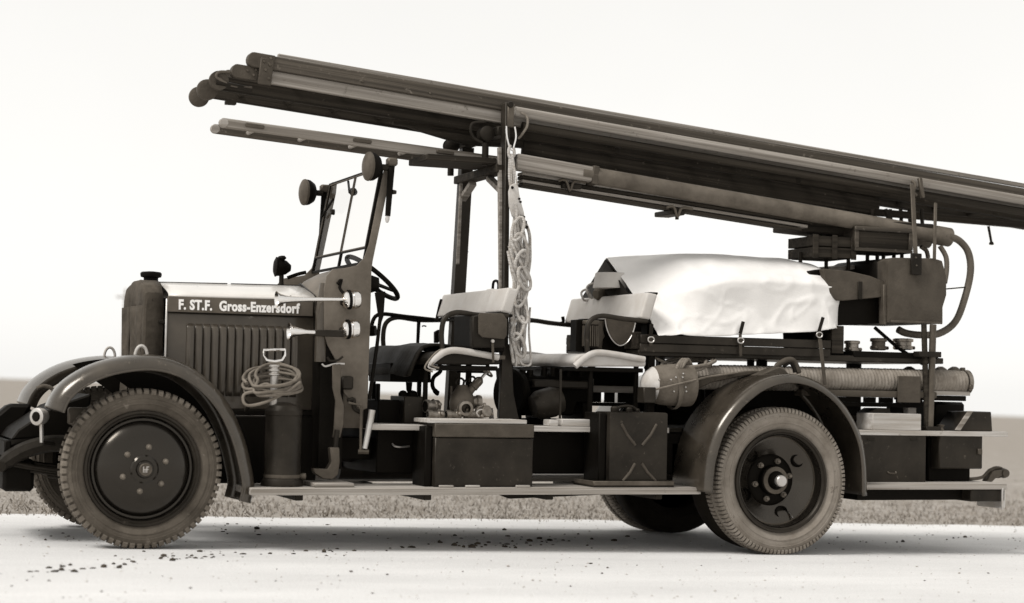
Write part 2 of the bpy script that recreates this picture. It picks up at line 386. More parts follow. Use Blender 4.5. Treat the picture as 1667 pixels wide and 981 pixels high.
clods(420, 858, 860, 858, 8, 2, .006, .012); clods(930, 905, 1000, 925, 4, 10, .006, .014); clods(1480, 872, 1660, 880, 16, 3, .008, .016); clods(1390, 884, 1470, 882, 5, 2, .010, .02); clods(840, 878, 1060, 880, 12, 4, .010, .022)
for i in range(60):
    p = gp(random.uniform(0, 1667), random.uniform(856, 975)); clod(p.x, p.y, random.uniform(.003, .008))
clo = cl.build('dirt_clods', 'clod', None, M=Matrix(), angle=20); tag(clo, 'dark clods of earth scattered along the wheel tracks on the pale road', 'clods', kind='stuff')

# loose grit on the road surface
gr = MB(); random.seed(3)
gv = [(1,0,0),(-1,0,0),(0,1,0),(0,-1,0),(0,0,1),(0,0,-1)]; gf = [(0,2,4),(2,1,4),(1,3,4),(3,0,4),(2,0,5),(1,2,5),(3,1,5),(0,3,5)]
for i in range(1800):
    y = random.uniform(-5.5, 1.6); x = random.uniform(-3.5, 9.5); r_ = .003+.006*random.random()**3; q = random.random()*3
    gr.add([(x+(v[0]*math.cos(q)-v[1]*math.sin(q))*r_*1.3, y+(v[0]*math.sin(q)+v[1]*math.cos(q))*r_, GZ(x)+.002+v[2]*r_*.7) for v in gv], gf)
gro = gr.build('grit', 'grit', None, M=Matrix(), angle=20); tag(gro, 'fine pale grit lying loose on the road surface', 'grit', kind='stuff')

# far pole beyond the field
up = empty('utility_pole', (gp(203, 640).x, 0, 0), 'thin pale pole standing far off behind the radiator', 'pole')
p0 = pt(200, 600, 60); up.location = (p0.x, 60, field_z(p0.x, 60)); WM[up] = Matrix.Translation(up.location)
zt = pt(202, 470, 60).z
MB().tube([(p0.x, 60, field_z(p0.x, 60)-.2), (p0.x+.02, 60, zt)], [.075, .05], 8).build('pole_shaft', 'wood_pale', up)
MB().box(p0.x-.35, p0.x+.35, 59.9, 60-.06, zt-.35, zt-.28).build('cross_arm', 'wood_pale', up)
# ================================================================== THE FIRE ENGINE
FE = empty('fire_engine', (2.0, 0, GZ(2.0)), 'old open fire engine with long bonnet, benches and a ladder rack, parked on the road', 'fire engine')
XF, XR = .03, 4.125                       # axles
ZF, ZR = .46+GZ(XF), .475+GZ(XR)

# ---- chassis
for sy in (-1, 1):
    m = MB(); y = .40*sy
    m.box(-.25, 5.75, y-.035, y+.035, .50, .64); m.build('chassis_rail', 'paint_black', FE, .006)
    # dumb iron curving down in front of the axle
    MB().tube(smooth_path([(-.24, y, .57), (-.42, y, .585), (-.58, y, .545), (-.70, y, .47), (-.74, y, .43)], 4), [.05]*12+[.04]*4+[.03], 8).build('dumb_iron', 'iron', FE)
    for nm, xa, xb, zc, dz in (('front_spring', -.74, .74, .40, .09), ('rear_spring', 3.35, 4.85, .36, .10)):
        for k in range(6):
            f = 1-.13*k; xm = (xa+xb)/2; hw = (xb-xa)/2*f
            MB().tube([(xm-hw+2*hw*i/8, y, zc+dz*((i/4-1)*f)**2-.014*k) for i in range(9)], .0085 if k else .012, 6).build(nm+'_leaf', 'iron', FE)
for x, z, h in ((-.15, .52, .09), (1.35, .50, .08), (2.7, .50, .08), (5.5, .50, .10)):
    MB().box(x-.04, x+.04, -.365, .365, z, z+h).build('cross_member', 'paint_black', FE, .005)
MB().tube([(XF, -.62, ZF), (XF, -.45, ZF-.06), (XF, .45, ZF-.06), (XF, .62, ZF)], .038, 10).build('front_axle', 'iron', FE)
m = MB(); m.tube([(XR, -.55, ZR), (XR, -.16, ZR), (XR, 0, ZR), (XR, .16, ZR), (XR, .55, ZR)], [.06, .07, .17, .07, .06], 12); m.build('rear_axle', 'iron', FE)
MB().tube([(.9, 0, .52), (1.6, 0, .5), (XR-.15, 0, ZR+.02)], .04, 10).build('drive_shaft', 'iron', FE)
MB().box(.42, 1.15, -.25, .25, .34, .62).build('oil_sump', 'paint_black', FE, .03)
MB().cyl((1.5, .28, .42), (2.4, .28, .42), .085).build('silencer', 'iron', FE)
# front: cross tube, bumper plate, starting crank, tow pin, lamp
MB().tube([(-.72, -.44, .45), (-.72, .44, .45)], .03, 10).build('front_tube', 'iron', FE)
MB().box(-.70, -.66, -.38, .38, .50, .60).build('front_plate', 'paint_black', FE, .008)
MB().prism([(-.66, .60), (-.22, .64), (-.2, .88), (-.42, .80), (-.62, .66)], -.33, .33).build('front_apron', 'paint_black', FE, .01)
MB().tube(smooth_path([(-.72, 0, .40), (-.86, 0, .40), (-.90, 0, .38), (-.90, 0, .25), (-.91, -.02, .21), (-.97, -.08, .21)], 3), .013, 8).build('starting_crank', 'iron', FE)
MB().tube([(-.74, .5, .50), (-.76, .5, .62), (-.7, .5, .70)], .014, 8).build('lamp_bracket', 'iron', FE)
for Y in (-.50, .50):
    h = pt(68, 678, -.50); ax = (.72, .66 if Y < 0 else .1, 0)
    b_ = MB().lathe([(.0, -.004), (.040, -.004), (.050, 0), (.052, .02), (.048, .045), (.036, .07), (.018, .085), (0, .088)], (h.x-.03, Y, h.z), ax, 24).build('side_lamp', 'steel' if Y < 0 else 'iron', FE)
    MB().lathe([(.0, -.012), (.024, -.012), (.030, -.0045), (0, -.0045)], (h.x-.03, Y, h.z), ax, 18).build('lens', 'paint_black', b_)
    MB().tube([(h.x, Y, h.z-.04), (h.x+.005, Y, h.z-.15)], .012, 8).build('lamp_stem', 'steel' if Y < 0 else 'iron', b_)
    MB().tube([(h.x+.005, Y, h.z-.15), (h.x+.1, Y*.84, .58)], .016, 8).build('lamp_arm', 'iron', b_)
MB().box(-.70, -.52, -.36, .46, .30, .49).build('winch_box', 'paint_black', FE, .02)
MB().prism([(-.74, .50), (-.55, .62), (-.46, .80), (-.60, .80), (-.76, .66)], .36, .56).build('lamp_panel', 'paint_black', FE, .02)
MB().tube(smooth_path([pt(60, 632, -.30), pt(72, 628, -.30), pt(84, 632, -.30), pt(88, 640, -.30)], 4), .012, 8).build('apron_ring', 'iron_grey', FE)
# shock absorber / bracket pieces behind the front wheel lip
for Y in (-.52, .52):
    MB().box(-.36, -.24, Y-.03, Y+.03, .70, .80).build('fender_stay', 'iron_grey', FE, .01)
    MB().tube([(-.32, Y, .74), (-.25, Y*.8, .58)], .018, 8).build('stay_arm', 'iron', FE)

# ---- wheels (built round the axle, outer side towards -Y)
def tyre_mesh(Rr, rim, wd, lugs, lug_h):
    m = MB(); h = wd/2
    prof = [(rim-.012, -h*.62), (rim+.01, -h*.74), (rim+.03, -h*.90), (rim+.042, -h*.955), (rim+.044, -h*.995), (rim+.050, -h*.995), (rim+.052, -h*.965), (Rr*.5+rim*.5, -h*1.0), (Rr-.058, -h*.985), (Rr-.056, -h*1.015), (Rr-.050, -h*1.01), (Rr-.048, -h*.975), (Rr-.045, -h*.97), (Rr-.022, -h*.86), (Rr-.012, -h*.70), (Rr-.008, -h*.3), (Rr-.007, 0)]
    prof = prof+[(r, -t) for r, t in reversed(prof[:-1])]
    m.lathe(prof, (0, 0, 0), (0, 1, 0), 72, loop=True)
    return m
def lug_mesh(Rr, wd, lugs, side, ln, depth):
    m = MB(); h = wd/2
    for k in range(lugs):
        a0 = 2*math.pi*k/lugs; da = 2*math.pi/lugs*.66
        for s in side:
            off = (0 if s < 0 else math.pi/lugs); vs = []
            for a in (a0+off, a0+off+da):
                for (r, t) in ((Rr-.034, h*.93), (Rr-.026, h*.975), (Rr-.008, h*.92), (Rr, h*.80), (Rr+depth, h*(.78-ln)), (Rr-.012, h*(.78-ln))):
                    t *= s; vs.append((math.cos(a)*r, t, math.sin(a)*r))
            n = 6
            fs = [tuple(range(n)), tuple(reversed(range(n, 2*n)))]+[(i, i+n, (i+1) % n+n, (i+1) % n) for i in range(n)]
            m.add(vs, fs)
    return m
# front wheel
T = Matrix.Translation
def front_wheel():
    M = T(Vector((XF, -.755, ZF)))
    w = MB()   # convex domed disc
    w.lathe([(.300, -.055), (.291, -.068), (.285, -.046), (.281, -.046), (.272, -.062), (.255, -.082), (.23, -.100), (.20, -.114), (.16, -.125), (.12, -.130), (.08, -.132), (.0, -.132)], (0, 0, 0), (0, 1, 0), 64)
    d = w.build('front_wheel', 'disc_front', FE, M=M, angle=50)
    MB().lathe([(.335, -.072), (.331, -.082), (.318, -.084), (.310, -.074), (.303, -.076), (.296, -.060), (.29, .03), (.33, .06)], (0, 0, 0), (0, 1, 0), 64, loop=True).build('rim', 'paint_dark', d, M=M, angle=50)
    tyre_mesh(.46, .33, .19, 44, .02).build('tyre', 'rubber_front', d, M=M, angle=50)
    lug_mesh(.46, .19, 66, (-1, 1), .34, .002).build('tread', 'tread_front', d, M=M, angle=20, kind='stuff')
    MB().lathe([(.082, -.12), (.082, -.136), (.072, -.145), (.052, -.146), (.050, -.160), (.046, -.166), (0, -.168)], (0, 0, 0), (0, 1, 0), 36).build('hub', 'disc_front', d, M=M, angle=30)
    # hub cap with raised round monogram
    hc = MB().lathe([(.036, -.162), (.036, -.178), (.033, -.182), (.029, -.181), (.028, -.177), (0, -.177)], (0, 0, 0), (0, 1, 0), 28).build('hub_cap', 'iron_grey', d, M=M, angle=30)
    e = MB()
    for (x0, x1, z0, z1) in ((-.016, -.011, -.018, .018), (.003, .008, -.018, .018), (-.011, .003, -.002, .003), (.008, .019, .013, .018), (.008, .015, -.002, .003), (-.006, -.002, -.018, -.003)): e.box(x0, x1, -.182, -.176, z0, z1)
    e.build('emblem', 'steel', d, M=M)
    nut = None
    for k in range(6):
        a = 2*math.pi*k/6+R(20); c = Vector((math.cos(a)*.128, 0, math.sin(a)*.128))
        Mn = M @ T(c)
        if nut is None: nut = MB().lathe([(.018, -.118), (.018, -.136), (.015, -.142), (.012, -.142), (.012, -.152), (.007, -.156), (0, -.157)], (0, 0, 0), (0, 1, 0), 8).build('wheel_nut', 'nut', d, M=Mn, angle=20)
        else: clone(nut, Mn, d)
    return d
def rear_wheel():
    M = T(Vector((XR, -.885, ZR)))
    w = MB()   # deeply dished disc
    w.lathe([(.302, -.066), (.296, -.07), (.290, -.02), (.283, -.002), (.274, .002), (.262, .010), (.20, .050), (.165, .072), (.10, .09), (.0, .09)], (0, 0, 0), (0, 1, 0), 64, caps=(0, 0))
    d = w.build('rear_wheel', 'disc_rear', FE, M=M, angle=40)
    MB().lathe([(.335, -.078), (.332, -.088), (.318, -.088), (.310, -.070), (.304, -.068), (.300, -.03), (.295, .03), (.33, .06)], (0, 0, 0), (0, 1, 0), 64, loop=True).build('rim', 'paint_dark', d, M=M, angle=50)
    MB().lathe([(.290, -.004), (.290, -.012), (.280, -.012), (.280, -.004)], (0, 0, 0), (0, 1, 0), 64, loop=True).build('lock_ring', 'iron_grey', d, M=M, angle=50)
    ty = tyre_mesh(.475, .335, .20, 52, .02).build('tyre', 'rubber_rear', d, M=M, angle=50)
    lg = lug_mesh(.475, .20, 104, (-1, 1), .55, .003).build('tread', 'rubber_rear', d, M=M, angle=20, kind='stuff')
    # inner tyre of the pair
    M2 = T(Vector((XR, -.885+.235, ZR)))
    t2 = tyre_mesh(.475, .30, .20, 52, .02).build('tyre', 'rubber_dark', d, M=M2, angle=50)
    MB().lathe([(.34, -.08), (.0, -.08)], (0, 0, 0), (0, 1, 0), 40).build('inner_disc', 'paint_black', d, M=M2)
    hub = MB().lathe([(.165, .088), (.165, .066), (.15, .056), (.098, .052), (.094, .01), (.080, -.002), (.055, -.006), (.047, -.06), (.0, -.06)], (0, 0, 0), (0, 1, 0), 40).build('hub', 'paint_black', d, M=M, angle=30)
    MB().lathe([(.038, -.058), (.038, -.085), (.032, -.092), (0, -.092)], (0, 0, 0), (0, 1, 0), 28).build('hub_cap', 'steel', d, M=M, angle=30)
    MB().lathe([(.090, -.001), (.088, -.008), (.062, -.012), (.058, -.004)], (0, 0, 0), (0, 1, 0), 40, loop=True).build('hub_ring', 'iron_grey', d, M=M, angle=30)
    nut = None
    for k in range(6):
        a = 2*math.pi*k/6+R(12); c = Vector((math.cos(a)*.128, 0, math.sin(a)*.128))
        Mn = M @ T(c)
        if nut is None: nut = MB().lathe([(.019, .055), (.019, .036), (.013, .034), (.013, .020), (.007, .015), (0, .015)], (0, 0, 0), (0, 1, 0), 8).build('wheel_nut', 'nut', d, M=Mn, angle=20)
        else: clone(nut, Mn, d)
    hole = None                                  # round hand holes: dark wells with a rolled edge
    for a in (R(-72), R(135), R(205), R(35)):
        c = Vector((math.cos(a)*.222, 0, math.sin(a)*.222)); Mn = M @ T(c)
        if hole is None: hole = MB().lathe([(.044, .050), (.044, .030), (.038, .022), (.034, .028), (.032, .046), (0, .046)], (0, 0, 0), (0, 1, 0), 22).build('hand_hole', 'paint_black', d, M=Mn, angle=30)
        else: clone(hole, Mn, d)
    v0 = Vector((math.cos(R(-62))*.235, .02, math.sin(R(-62))*.235)); v1 = Vector((math.cos(R(-64))*.275, -.03, math.sin(R(-64))*.275))
    MB().tube([v0, v1], .007, 8).build('valve', 'chrome', d, M=M)
    return d
FW = front_wheel(); RW = rear_wheel()
flip = Matrix.Rotation(math.pi, 4, 'Z')
def other_side(o, x):
    M = WM[o]; c = M.translation
    return clone_tree(o, T(Vector((c.x, -c.y, c.z))) @ flip @ M.to_3x3().to_4x4(), FE)
other_side(FW, XF); other_side(RW, XR)

# ---- fenders: a crowned strip swept along the measured crest line
def fender(name, crest, sec, material, mirror, thick=.006):
    P = [Vector((p.x, 0, p.z)) for p in crest]; rows = []
    c = sum(P, Vector())/len(P)
    for i, p in enumerate(P):
        t = (P[min(i+1, len(P)-1)]-P[max(i-1, 0)]).normalized(); n = Vector((t.z, 0, -t.x))
        if n.dot(p-Vector((c.x, 0, c.z-.35))) < 0: n = -n
        e = 1-.0*i
        rows.append([Vector((p.x+n.x*dn, y*mirror, p.z+n.z*dn)) for (y, dn) in sec])
    return MB().grid(rows).build(name, material, FE, solid=thick, angle=60)
crestF = ppath([(74, 662), (84, 640), (104, 618), (140, 596), (185, 582), (240, 577), (290, 588), (333, 615), (368, 655), (392, 706), (405, 755), (410, 790), (404, 818)], -.74, 5)
secF = [(-.885, -.088), (-.892, -.080), (-.890, -.066), (-.878, -.044), (-.855, -.022), (-.82, -.007), (-.76, 0), (-.68, -.004), (-.58, -.022), (-.53, -.040), (-.525, -.10)]
fr = fender('front_fender', crestF, secF, 'paint_fender', 1); fl = fender('front_fender', crestF, secF, 'paint_fender', -1)
# rolled bead on the fender edge
for mir, f in ((1, fr), (-1, fl)):
    bead = []
    P = [Vector((p.x, 0, p.z)) for p in crestF]; c = sum(P, Vector())/len(P)
    for i, p in enumerate(P):
        t = (P[min(i+1, len(P)-1)]-P[max(i-1, 0)]).normalized(); n = Vector((t.z, 0, -t.x))
        if n.dot(p-Vector((c.x, 0, c.z-.35))) < 0: n = -n
        bead.append(Vector((p.x-n.x*.086, -.889*mir, p.z-n.z*.086)))
    MB().tube(bead, .008, 8).build('edge_bead', 'paint_fender', f)
crestR = ppath([(1139, 800), (1141, 770), (1147, 735), (1163, 691), (1192, 652), (1230, 622), (1271, 609), (1312, 614), (1350, 636), (1380, 672), (1399, 714), (1406, 757), (1407, 806)], -.97, 5)
secR = [(-1.035, -.058), (-1.040, -.050), (-1.035, -.035), (-1.02, -.014), (-.99, -.003), (-.95, 0), (-.75, 0), (-.58, 0), (-.575, -.03)]
fender('rear_fender', crestR, secR, 'paint_fender', 1); fender('rear_fender', crestR, secR, 'paint_fender', -1)
# wheel arch plates inside the fenders
for mir in (1, -1):
    poly = [(p.x, p.z-.008) for p in crestR[4:-4]]
    poly = poly+[(poly[-1][0], .62), (poly[0][0], .62)]
    MB().prism(poly, -.562*mir, -.55*mir).build('wheel_arch', 'paint_black', FE)
    poly = [(p.x, p.z-.02) for p in crestF[18:-6]]
    poly = poly+[(.55, .45), (.42, .62)]
    MB().prism(poly, -.500*mir, -.49*mir).build('inner_valance', 'paint_black', FE)
# small hoops standing on the fender crowns
for (px, py, Y, r_) in ((227, 577, -.74, .045), (176, 578, .74, .04)):
    b0 = pt(px, py, Y); f = fr if Y < 0 else fl
    MB().tube([Vector((b0.x-.035*math.cos(a)+.01, Y, b0.z-.01+.062*math.sin(a))) for a in [math.pi*i/10 for i in range(11)]], .009, 8).build('lamp_hoop', 'seat_white', f)

# ---- running boards
zb = .333
for mir in (1, -1):
    x0 = pt(408, 800, -.93).x; x1 = pt(1140, 797, -.93).x
    rb = MB().box(x0, x1, -.93*mir, -.48*mir, zb-.022, zb+.022).build('running_board', 'wood_light', FE, .006, M=None)
    MB().box(x0, x1, -.936*mir, -.9305*mir, zb-.020, zb+.012).build('edge_strip', 'wood_light', rb)
    for bx in (.95, 1.75, 2.55, 3.3):
        MB().box(bx-.025, bx+.025, -.86*mir, -.37*mir, zb-.058, zb-.0225).build('board_bracket', 'iron', rb, .005)
# foot plates fixed on the running board
for (a, c) in ((512, 545),):
    xa, xb = pt(a, 790, -.9).x, pt(577, 790, -.9).x
    MB().box(xa, xb, -.90, -.62, zb+.0225, zb+.048).build('foot_plate', 'wood_mid', FE, .005)
for px in (727, 770, 852):
    xa = pt(px, 790, -.92).x; MB().box(xa-.045, xa+.045, -.925, -.9, zb+.0225, zb+.036).build('board_cleat', 'wood_light', FE, .003)
# spring shackle shape hanging below the board in front of the rear axle
MB().prism([(pt(800, 812, -.45).x, .300), (pt(980, 806, -.45).x, .30), (pt(980, 806, -.45).x, .28), (pt(830, 818, -.45).x, .255)], -.46, -.40).build('spring_hanger', 'iron', FE, .005)

# ---- bonnet
bx0, bx1 = pt(272, 560, -.42).x, pt(511, 560, -.42).x
zs, zr, zlow = 1.47, 1.575, .80
m = MB(); m.prism([(bx0, zlow), (bx1, zlow), (bx1, zs+.002), (bx0, zs)], -.42, .42)
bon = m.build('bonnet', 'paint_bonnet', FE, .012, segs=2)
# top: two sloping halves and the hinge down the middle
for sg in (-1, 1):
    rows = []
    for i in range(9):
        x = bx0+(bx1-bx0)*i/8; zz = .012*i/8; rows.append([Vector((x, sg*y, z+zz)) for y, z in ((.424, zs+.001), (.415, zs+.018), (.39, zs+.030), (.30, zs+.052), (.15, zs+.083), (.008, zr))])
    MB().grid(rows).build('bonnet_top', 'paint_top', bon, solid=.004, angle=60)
xm_ = pt(373, 462, 0).x
MB().tube([(bx0, 0, zr), (xm_-.012, 0, zr+.008)], .006, 8).build('hinge', 'paint_black', bon)
MB().tube([(xm_+.012, 0, zr+.008), (bx1, 0, zr+.014)], .006, 8).build('hinge', 'paint_black', bon)
# name board and lettering
x0, x1, _, _ = rect(273, 483, 510, 510, -.435)
nb = MB().box(x0, x1, -.437, -.4205, pt(390, 511, -.437).z, pt(390, 485.5, -.437).z).build('name_board', 'paint_name', bon, .003)
MB().box(x0, x1, -.439, -.4205, pt(390, 511, -.437).z-.007, pt(390, 511, -.437).z-.0005).build('name_bead', 'paint_black', bon)
def lettering(body, xa, xb, zc, hcap, Y, parent, material):
    cu = bpy.data.curves.new('lettering', 'FONT'); cu.body = body; cu.size = 1; cu.extrude = .012; cu.offset = .042; cu.resolution_u = 3; cu.space_character = 1.08
    to = bpy.data.objects.new('lettering_src', cu); COL.objects.link(to)
    dg = bpy.context.evaluated_depsgraph_get(); me = bpy.data.meshes.new_from_object(to.evaluated_get(dg))
    bpy.data.objects.remove(to)
    xs_ = [v.co.x for v in me.vertices]; lo, hi = min(xs_), max(xs_); cap = .69
    M = T(Vector((xa, Y, zc-hcap/2)))
    for v in me.vertices:
        x = (v.co.x-lo)/(hi-lo)*(xb-xa); z = v.co.y/cap*hcap; v.co = Vector((x, -v.co.z*.25, z))
    me.materials.append(MATS[material]); o = bpy.data.objects.new('lettering', me); COL.objects.link(o)
    o.parent = parent; o.matrix_basis = WM[parent].inverted() @ M; WM[o] = M
    return o
lt = lettering('F. ST.F.  Gross-Enzersdorf', pt(291, 497, -.44).x, pt(488, 500, -.44).x, pt(390, 498.5, -.44).z, .056, -.4405, bon, 'letter_white')
lt['label'] = 'white painted lettering F. ST.F. Gross-Enzersdorf'
# louvres: tall half-round hoods, open towards the back
zl0, zl1 = pt(400, 645, -.43).z, pt(400, 529, -.43).z
def louvre():
    rows = []; nrow = 14
    for i in range(nrow):
        t = i/(nrow-1); z = zl0+(zl1-zl0)*t-zl0
        k = min(1, (t*7)**.5) if t < .14 else (min(1, max(0, (1-t)*9)**.5))
        rows.append([Vector((-.021+.042*a, -(.022*k)*math.sin(math.pi*min(1, a*1.0))**.6*(.25+.75*a) if 0 < a < 1 else -.018*k*(1 if a == 1 else 0), z)) for a in [j/6 for j in range(7)]])
    return MB().grid(rows)
lv = None; xl0, xl1 = pt(309, 560, -.43).x, pt(479, 560, -.43).x
for k in range(14):
    M = T(Vector((xl0+(xl1-xl0)*k/13, -.4215, zl0)))
    if lv is None: lv = louvre().build('louvre', 'paint_bonnet', bon, M=M, solid=.002, angle=70)
    else: clone(lv, M, bon)
# side edge strip at the radiator, catches
MB().box(bx0-.016, bx0-.004, -.432, -.418, .92, zs-.01).build('bonnet_strip', 'steel', bon, .003)
for px, py in ((285, 700), (470, 700)):
    p = pt(px, py, -.44); MB().box(p.x-.05, p.x+.05, -.44, -.4205, p.z-.01, p.z+.01).build('catch', 'iron', bon, .004)
MB().box(bx0+.02, bx1, -.44, -.40, .765, .80).build('bonnet_ledge', 'paint_black', bon, .005)
for px in (463, 473):
    p = pt(px, 482, -.40); MB().lathe([(.008, 0), (.008, .008), (.003, .012), (0, .012)], (p.x, -.40, zs+.026), (0, -.3, 1), 10).build('stud', 'iron_grey', bon)
# bonnet lower side valance towards the running board
MB().box(.55, bx1+.02, -.47, -.40, .36, .764).build('side_valance', 'paint_black', FE, .008)

# ---- radiator under its canvas cover
rx0, rx1 = bx0-.135, bx0-.02
def rad_section(k):
    return [(-.375*k, .80), (-.378*k, 1.30), (-.375*k, 1.492), (-.32*k, 1.54), (-.12*k, 1.578), (.12*k, 1.578), (.32*k, 1.54), (.375*k, 1.492), (.378*k, 1.30), (.375*k, .80)]
rows = []
for (x, k, dz) in ((rx1, 1, 0), (rx0+.06, 1.0, 0), (rx0+.012, 1.0, 0), (rx0+.002, .985, -.006), (rx0-.002, .93, -.02), (rx0-.004, .4, -.3)):
    sec = rad_section(k); fine = []
    for i in range(len(sec)-1):
        for j in range(6):
            t = j/6; fine.append((sec[i][0]+(sec[i+1][0]-sec[i][0])*t, sec[i][1]+(sec[i+1][1]-sec[i][1])*t))
    fine.append(sec[-1])
    rows.append([Vector((x+.020*noise.noise(Vector((y*7, z*5, x*9))), y+.016*noise.noise(Vector((z*8, x*20, 3+y))), max(.78, z+(dz if z > 1.2 else 0)+.006*noise.noise(Vector((y*9, x*30, 1)))))) for y, z in fine])
rad = MB().grid(rows).build('radiator', 'canvas_dark', FE, angle=32, solid=.008)
MB().box(rx0+.03, rx1-.004, -.35, .35, .62, 1.50).build('radiator_core', 'paint_black', rad)
# front apron of the cover, two flaps
for sg in (-1, 1):
    rows = []
    for i in range(14):
        z = .84+.58*i/13
        rows.append([Vector((rx0-.014+.012*noise.noise(Vector((y*8, z*4, sg*3)))-.010*math.sin(y*30), sg*y, z)) for y in [.015+.335*j/10 for j in range(11)]])
    MB().grid(rows).build('cover_flap', 'canvas_dark', rad, solid=.006, angle=60)
rc = pt(245, 456, 0)
MB().lathe([(.045, -.035), (.045, -.01), (.062, -.006), (.066, .006), (.066, .018), (.058, .026), (.02, .030), (0, .030)], (rx0+.10, 0, 1.613), (0, 0, 1), 28).build('filler_cap', 'paint_black', rad, angle=30)
MB().cyl((rx0+.10, 0, 1.56), (rx0+.10, 0, 1.582), .05).build('filler_neck', 'paint_dark', rad)
# cover strap and side strip
for z in (1.32, .98):
    MB().box(rx0+.09, rx1+.012, -.396, -.379, z-.012, z+.012).build('cover_strap', 'leather_dark', rad, .003)

# ---- cowl
def cowl():
    rows = []; n = 14
    for (x, hw, zt, rnd) in ((bx1+.004, .425, zr+.012, .0), (bx1+.02, .44, zr+.02, .2), (bx1+.08, .56, zr+.06, .6), (bx1+.16, .605, zr+.10, .9), (bx1+.27, .615, zr+.135, 1.)):
        row = []
        for i in range(n+1):
            a = -1+2*i/n; s = abs(a)
            y = hw*(1-(1-s)**1.9)*(1 if a > 0 else -1) if rnd > .0 else hw*a
            y = hw*a
            zz = zt-(zt-(zs+.005))*(s**(1.2+1.6*rnd)) if s < .97 else zs-.03
            row.append(Vector((x, y, zz)))
        row = [Vector((x, -hw, .70))]+row+[Vector((x, hw, .70))]; rows.append(row)
    return MB().grid(rows).build('cowl', 'paint_cowl', FE, angle=45, solid=.006)
cw = cowl()
# edge moulding between bonnet and cowl
MB().tube([(bx1+.002, -.428, .82), (bx1+.002, -.428, zs), (bx1+.006, -.38, zs+.04), (bx1+.012, 0, zr+.024), (bx1+.006, .38, zs+.04), (bx1+.002, .428, zs)], .009, 8).build('cowl_moulding', 'paint_dark', cw)
# flat cheek plates with the windscreen pillars
cheek = [(527, 470), (531, 449), (541, 438), (560, 436), (580, 432), (592, 420), (600, 398), (623, 283), (628, 266), (637, 264), (635, 285), (606, 425), (604, 440), (602, 520), (597, 664), (588, 668), (573, 655), (560, 640), (548, 590), (532, 560), (527, 540)]
poly = [(pt(a, c, -.62).x, pt(a, c, -.62).z) for a, c in cheek]
for sg in (1, -1):
    ck = MB().prism(poly, -.632*sg, -.615*sg).build('cowl_cheek', 'paint_cowl', cw, .003, segs=2)
MB().box(pt(515, 560, -.5).x, pt(560, 560, -.6).x, -.612, .612, .45, 1.40).build('bulkhead', 'paint_black', cw)
MB().box(pt(560, 560, -.6).x, pt(600, 600, -.6).x, -.60, .60, .70, 1.05).build('scuttle_floor', 'paint_black', cw)
# rounded scuttle corner post in front of the cheek
p = pt(530, 500, -.60)
MB().tube([(p.x-.02, -.585, 1.10), (p.x-.02, -.585, 1.40), (p.x-.005, -.585, 1.58)], [.038, .038, .03], 14).build('corner_post', 'paint_bonnet', cw)

# ---- windscreen
wbn, wtn = Vector((1.385, -.605, 1.715)), Vector((1.49, -.605, 2.315))
wbf, wtf = Vector((wbn.x, .605, wbn.z)), Vector((wtn.x, .605, wtn.z))
tr = .16                                   # transom height as a share of the screen
ws = MB()
ws.bar(wbf, wtf, .018, .014, Vector((0, 1, 0)))
wsf = ws.build('windscreen', 'paint_black', FE)
MB().bar(wbn, wtn, .018, .014, Vector((0, 1, 0))).build('side_bar', 'paint_black', wsf)
for nm, a, c, w_ in (('top_bar', wtn, wtf, .016), ('transom', wbn.lerp(wtn, tr), wbf.lerp(wtf, tr), .013), ('bottom_bar', wbn, wbf, .016)):
    MB().bar(a, c, w_, w_, Vector((0, 0, 1))).build(nm, 'paint_black', wsf)
mid0, mid1 = wbn.lerp(wbf, .47), wtn.lerp(wtf, .47)
MB().bar(mid0, mid0.lerp(mid1, tr), .016, .022, Vector((0, 1, 0))).build('divider', 'paint_black', wsf)
MB().bar(mid0.lerp(mid1, tr), mid1, .006, .008, Vector((0, 1, 0))).build('divider', 'iron_grey', wsf)
for (ya, yb) in ((.012, .46), (.48, .988)):
    for (ta, tb) in ((.01, tr-.01), (tr+.01, .99)):
        q = [wbn.lerp(wbf, ya).lerp(wtn.lerp(wtf, ya), ta), wbn.lerp(wbf, yb).lerp(wtn.lerp(wtf, yb), ta), wbn.lerp(wbf, yb).lerp(wtn.lerp(wtf, yb), tb), wbn.lerp(wbf, ya).lerp(wtn.lerp(wtf, ya), tb)]
        MB().add(q, [(0, 1, 2, 3)]).build('pane', 'glass', wsf)
        if tb > .5:
            f_ = MB(); e = Vector((-.006, 0, 0))
            for k in range(4): f_.bar(q[k]+e, q[(k+1) % 4]+e, .007, .006, Vector((1, 0, 0)))
            f_.build('pane_frame', 'iron_grey', wsf)
# wiper, inside mirror and catches at the far corner
def on_ws(u, t): return wbn.lerp(wbf, u).lerp(wtn.lerp(wtf, u), t)
MB().tube([on_ws(.80, .80)+Vector((-.02, 0, 0)), on_ws(.98, .63)+Vector((-.02, 0, 0))], .009, 6).build('wiper_arm', 'paint_black', wsf)
MB().tube([on_ws(.62, .97), on_ws(.70, .86)+Vector((.05, 0, 0))], .008, 6).build('wiper_arm', 'paint_black', wsf)
MB().lathe([(0, -.03), (.022, -.03), (.028, 0), (.022, .03), (0, .03)], on_ws(.63, .86)+Vector((.05, 0, 0)), (0, 1, .2), 14).build('wiper_motor', 'paint_black', wsf)
MB().lathe([(0, -.015), (.018, -.015), (.02, .01), (0, .015)], on_ws(.82, .66), (1, 0, 0), 12).build('catch_knob', 'iron', wsf)
MB().tube([on_ws(.16, .93)+Vector((-.012, 0, 0)), on_ws(.10, .96)+Vector((-.012, 0, 0))], .005, 6).build('catch', 'iron', wsf)
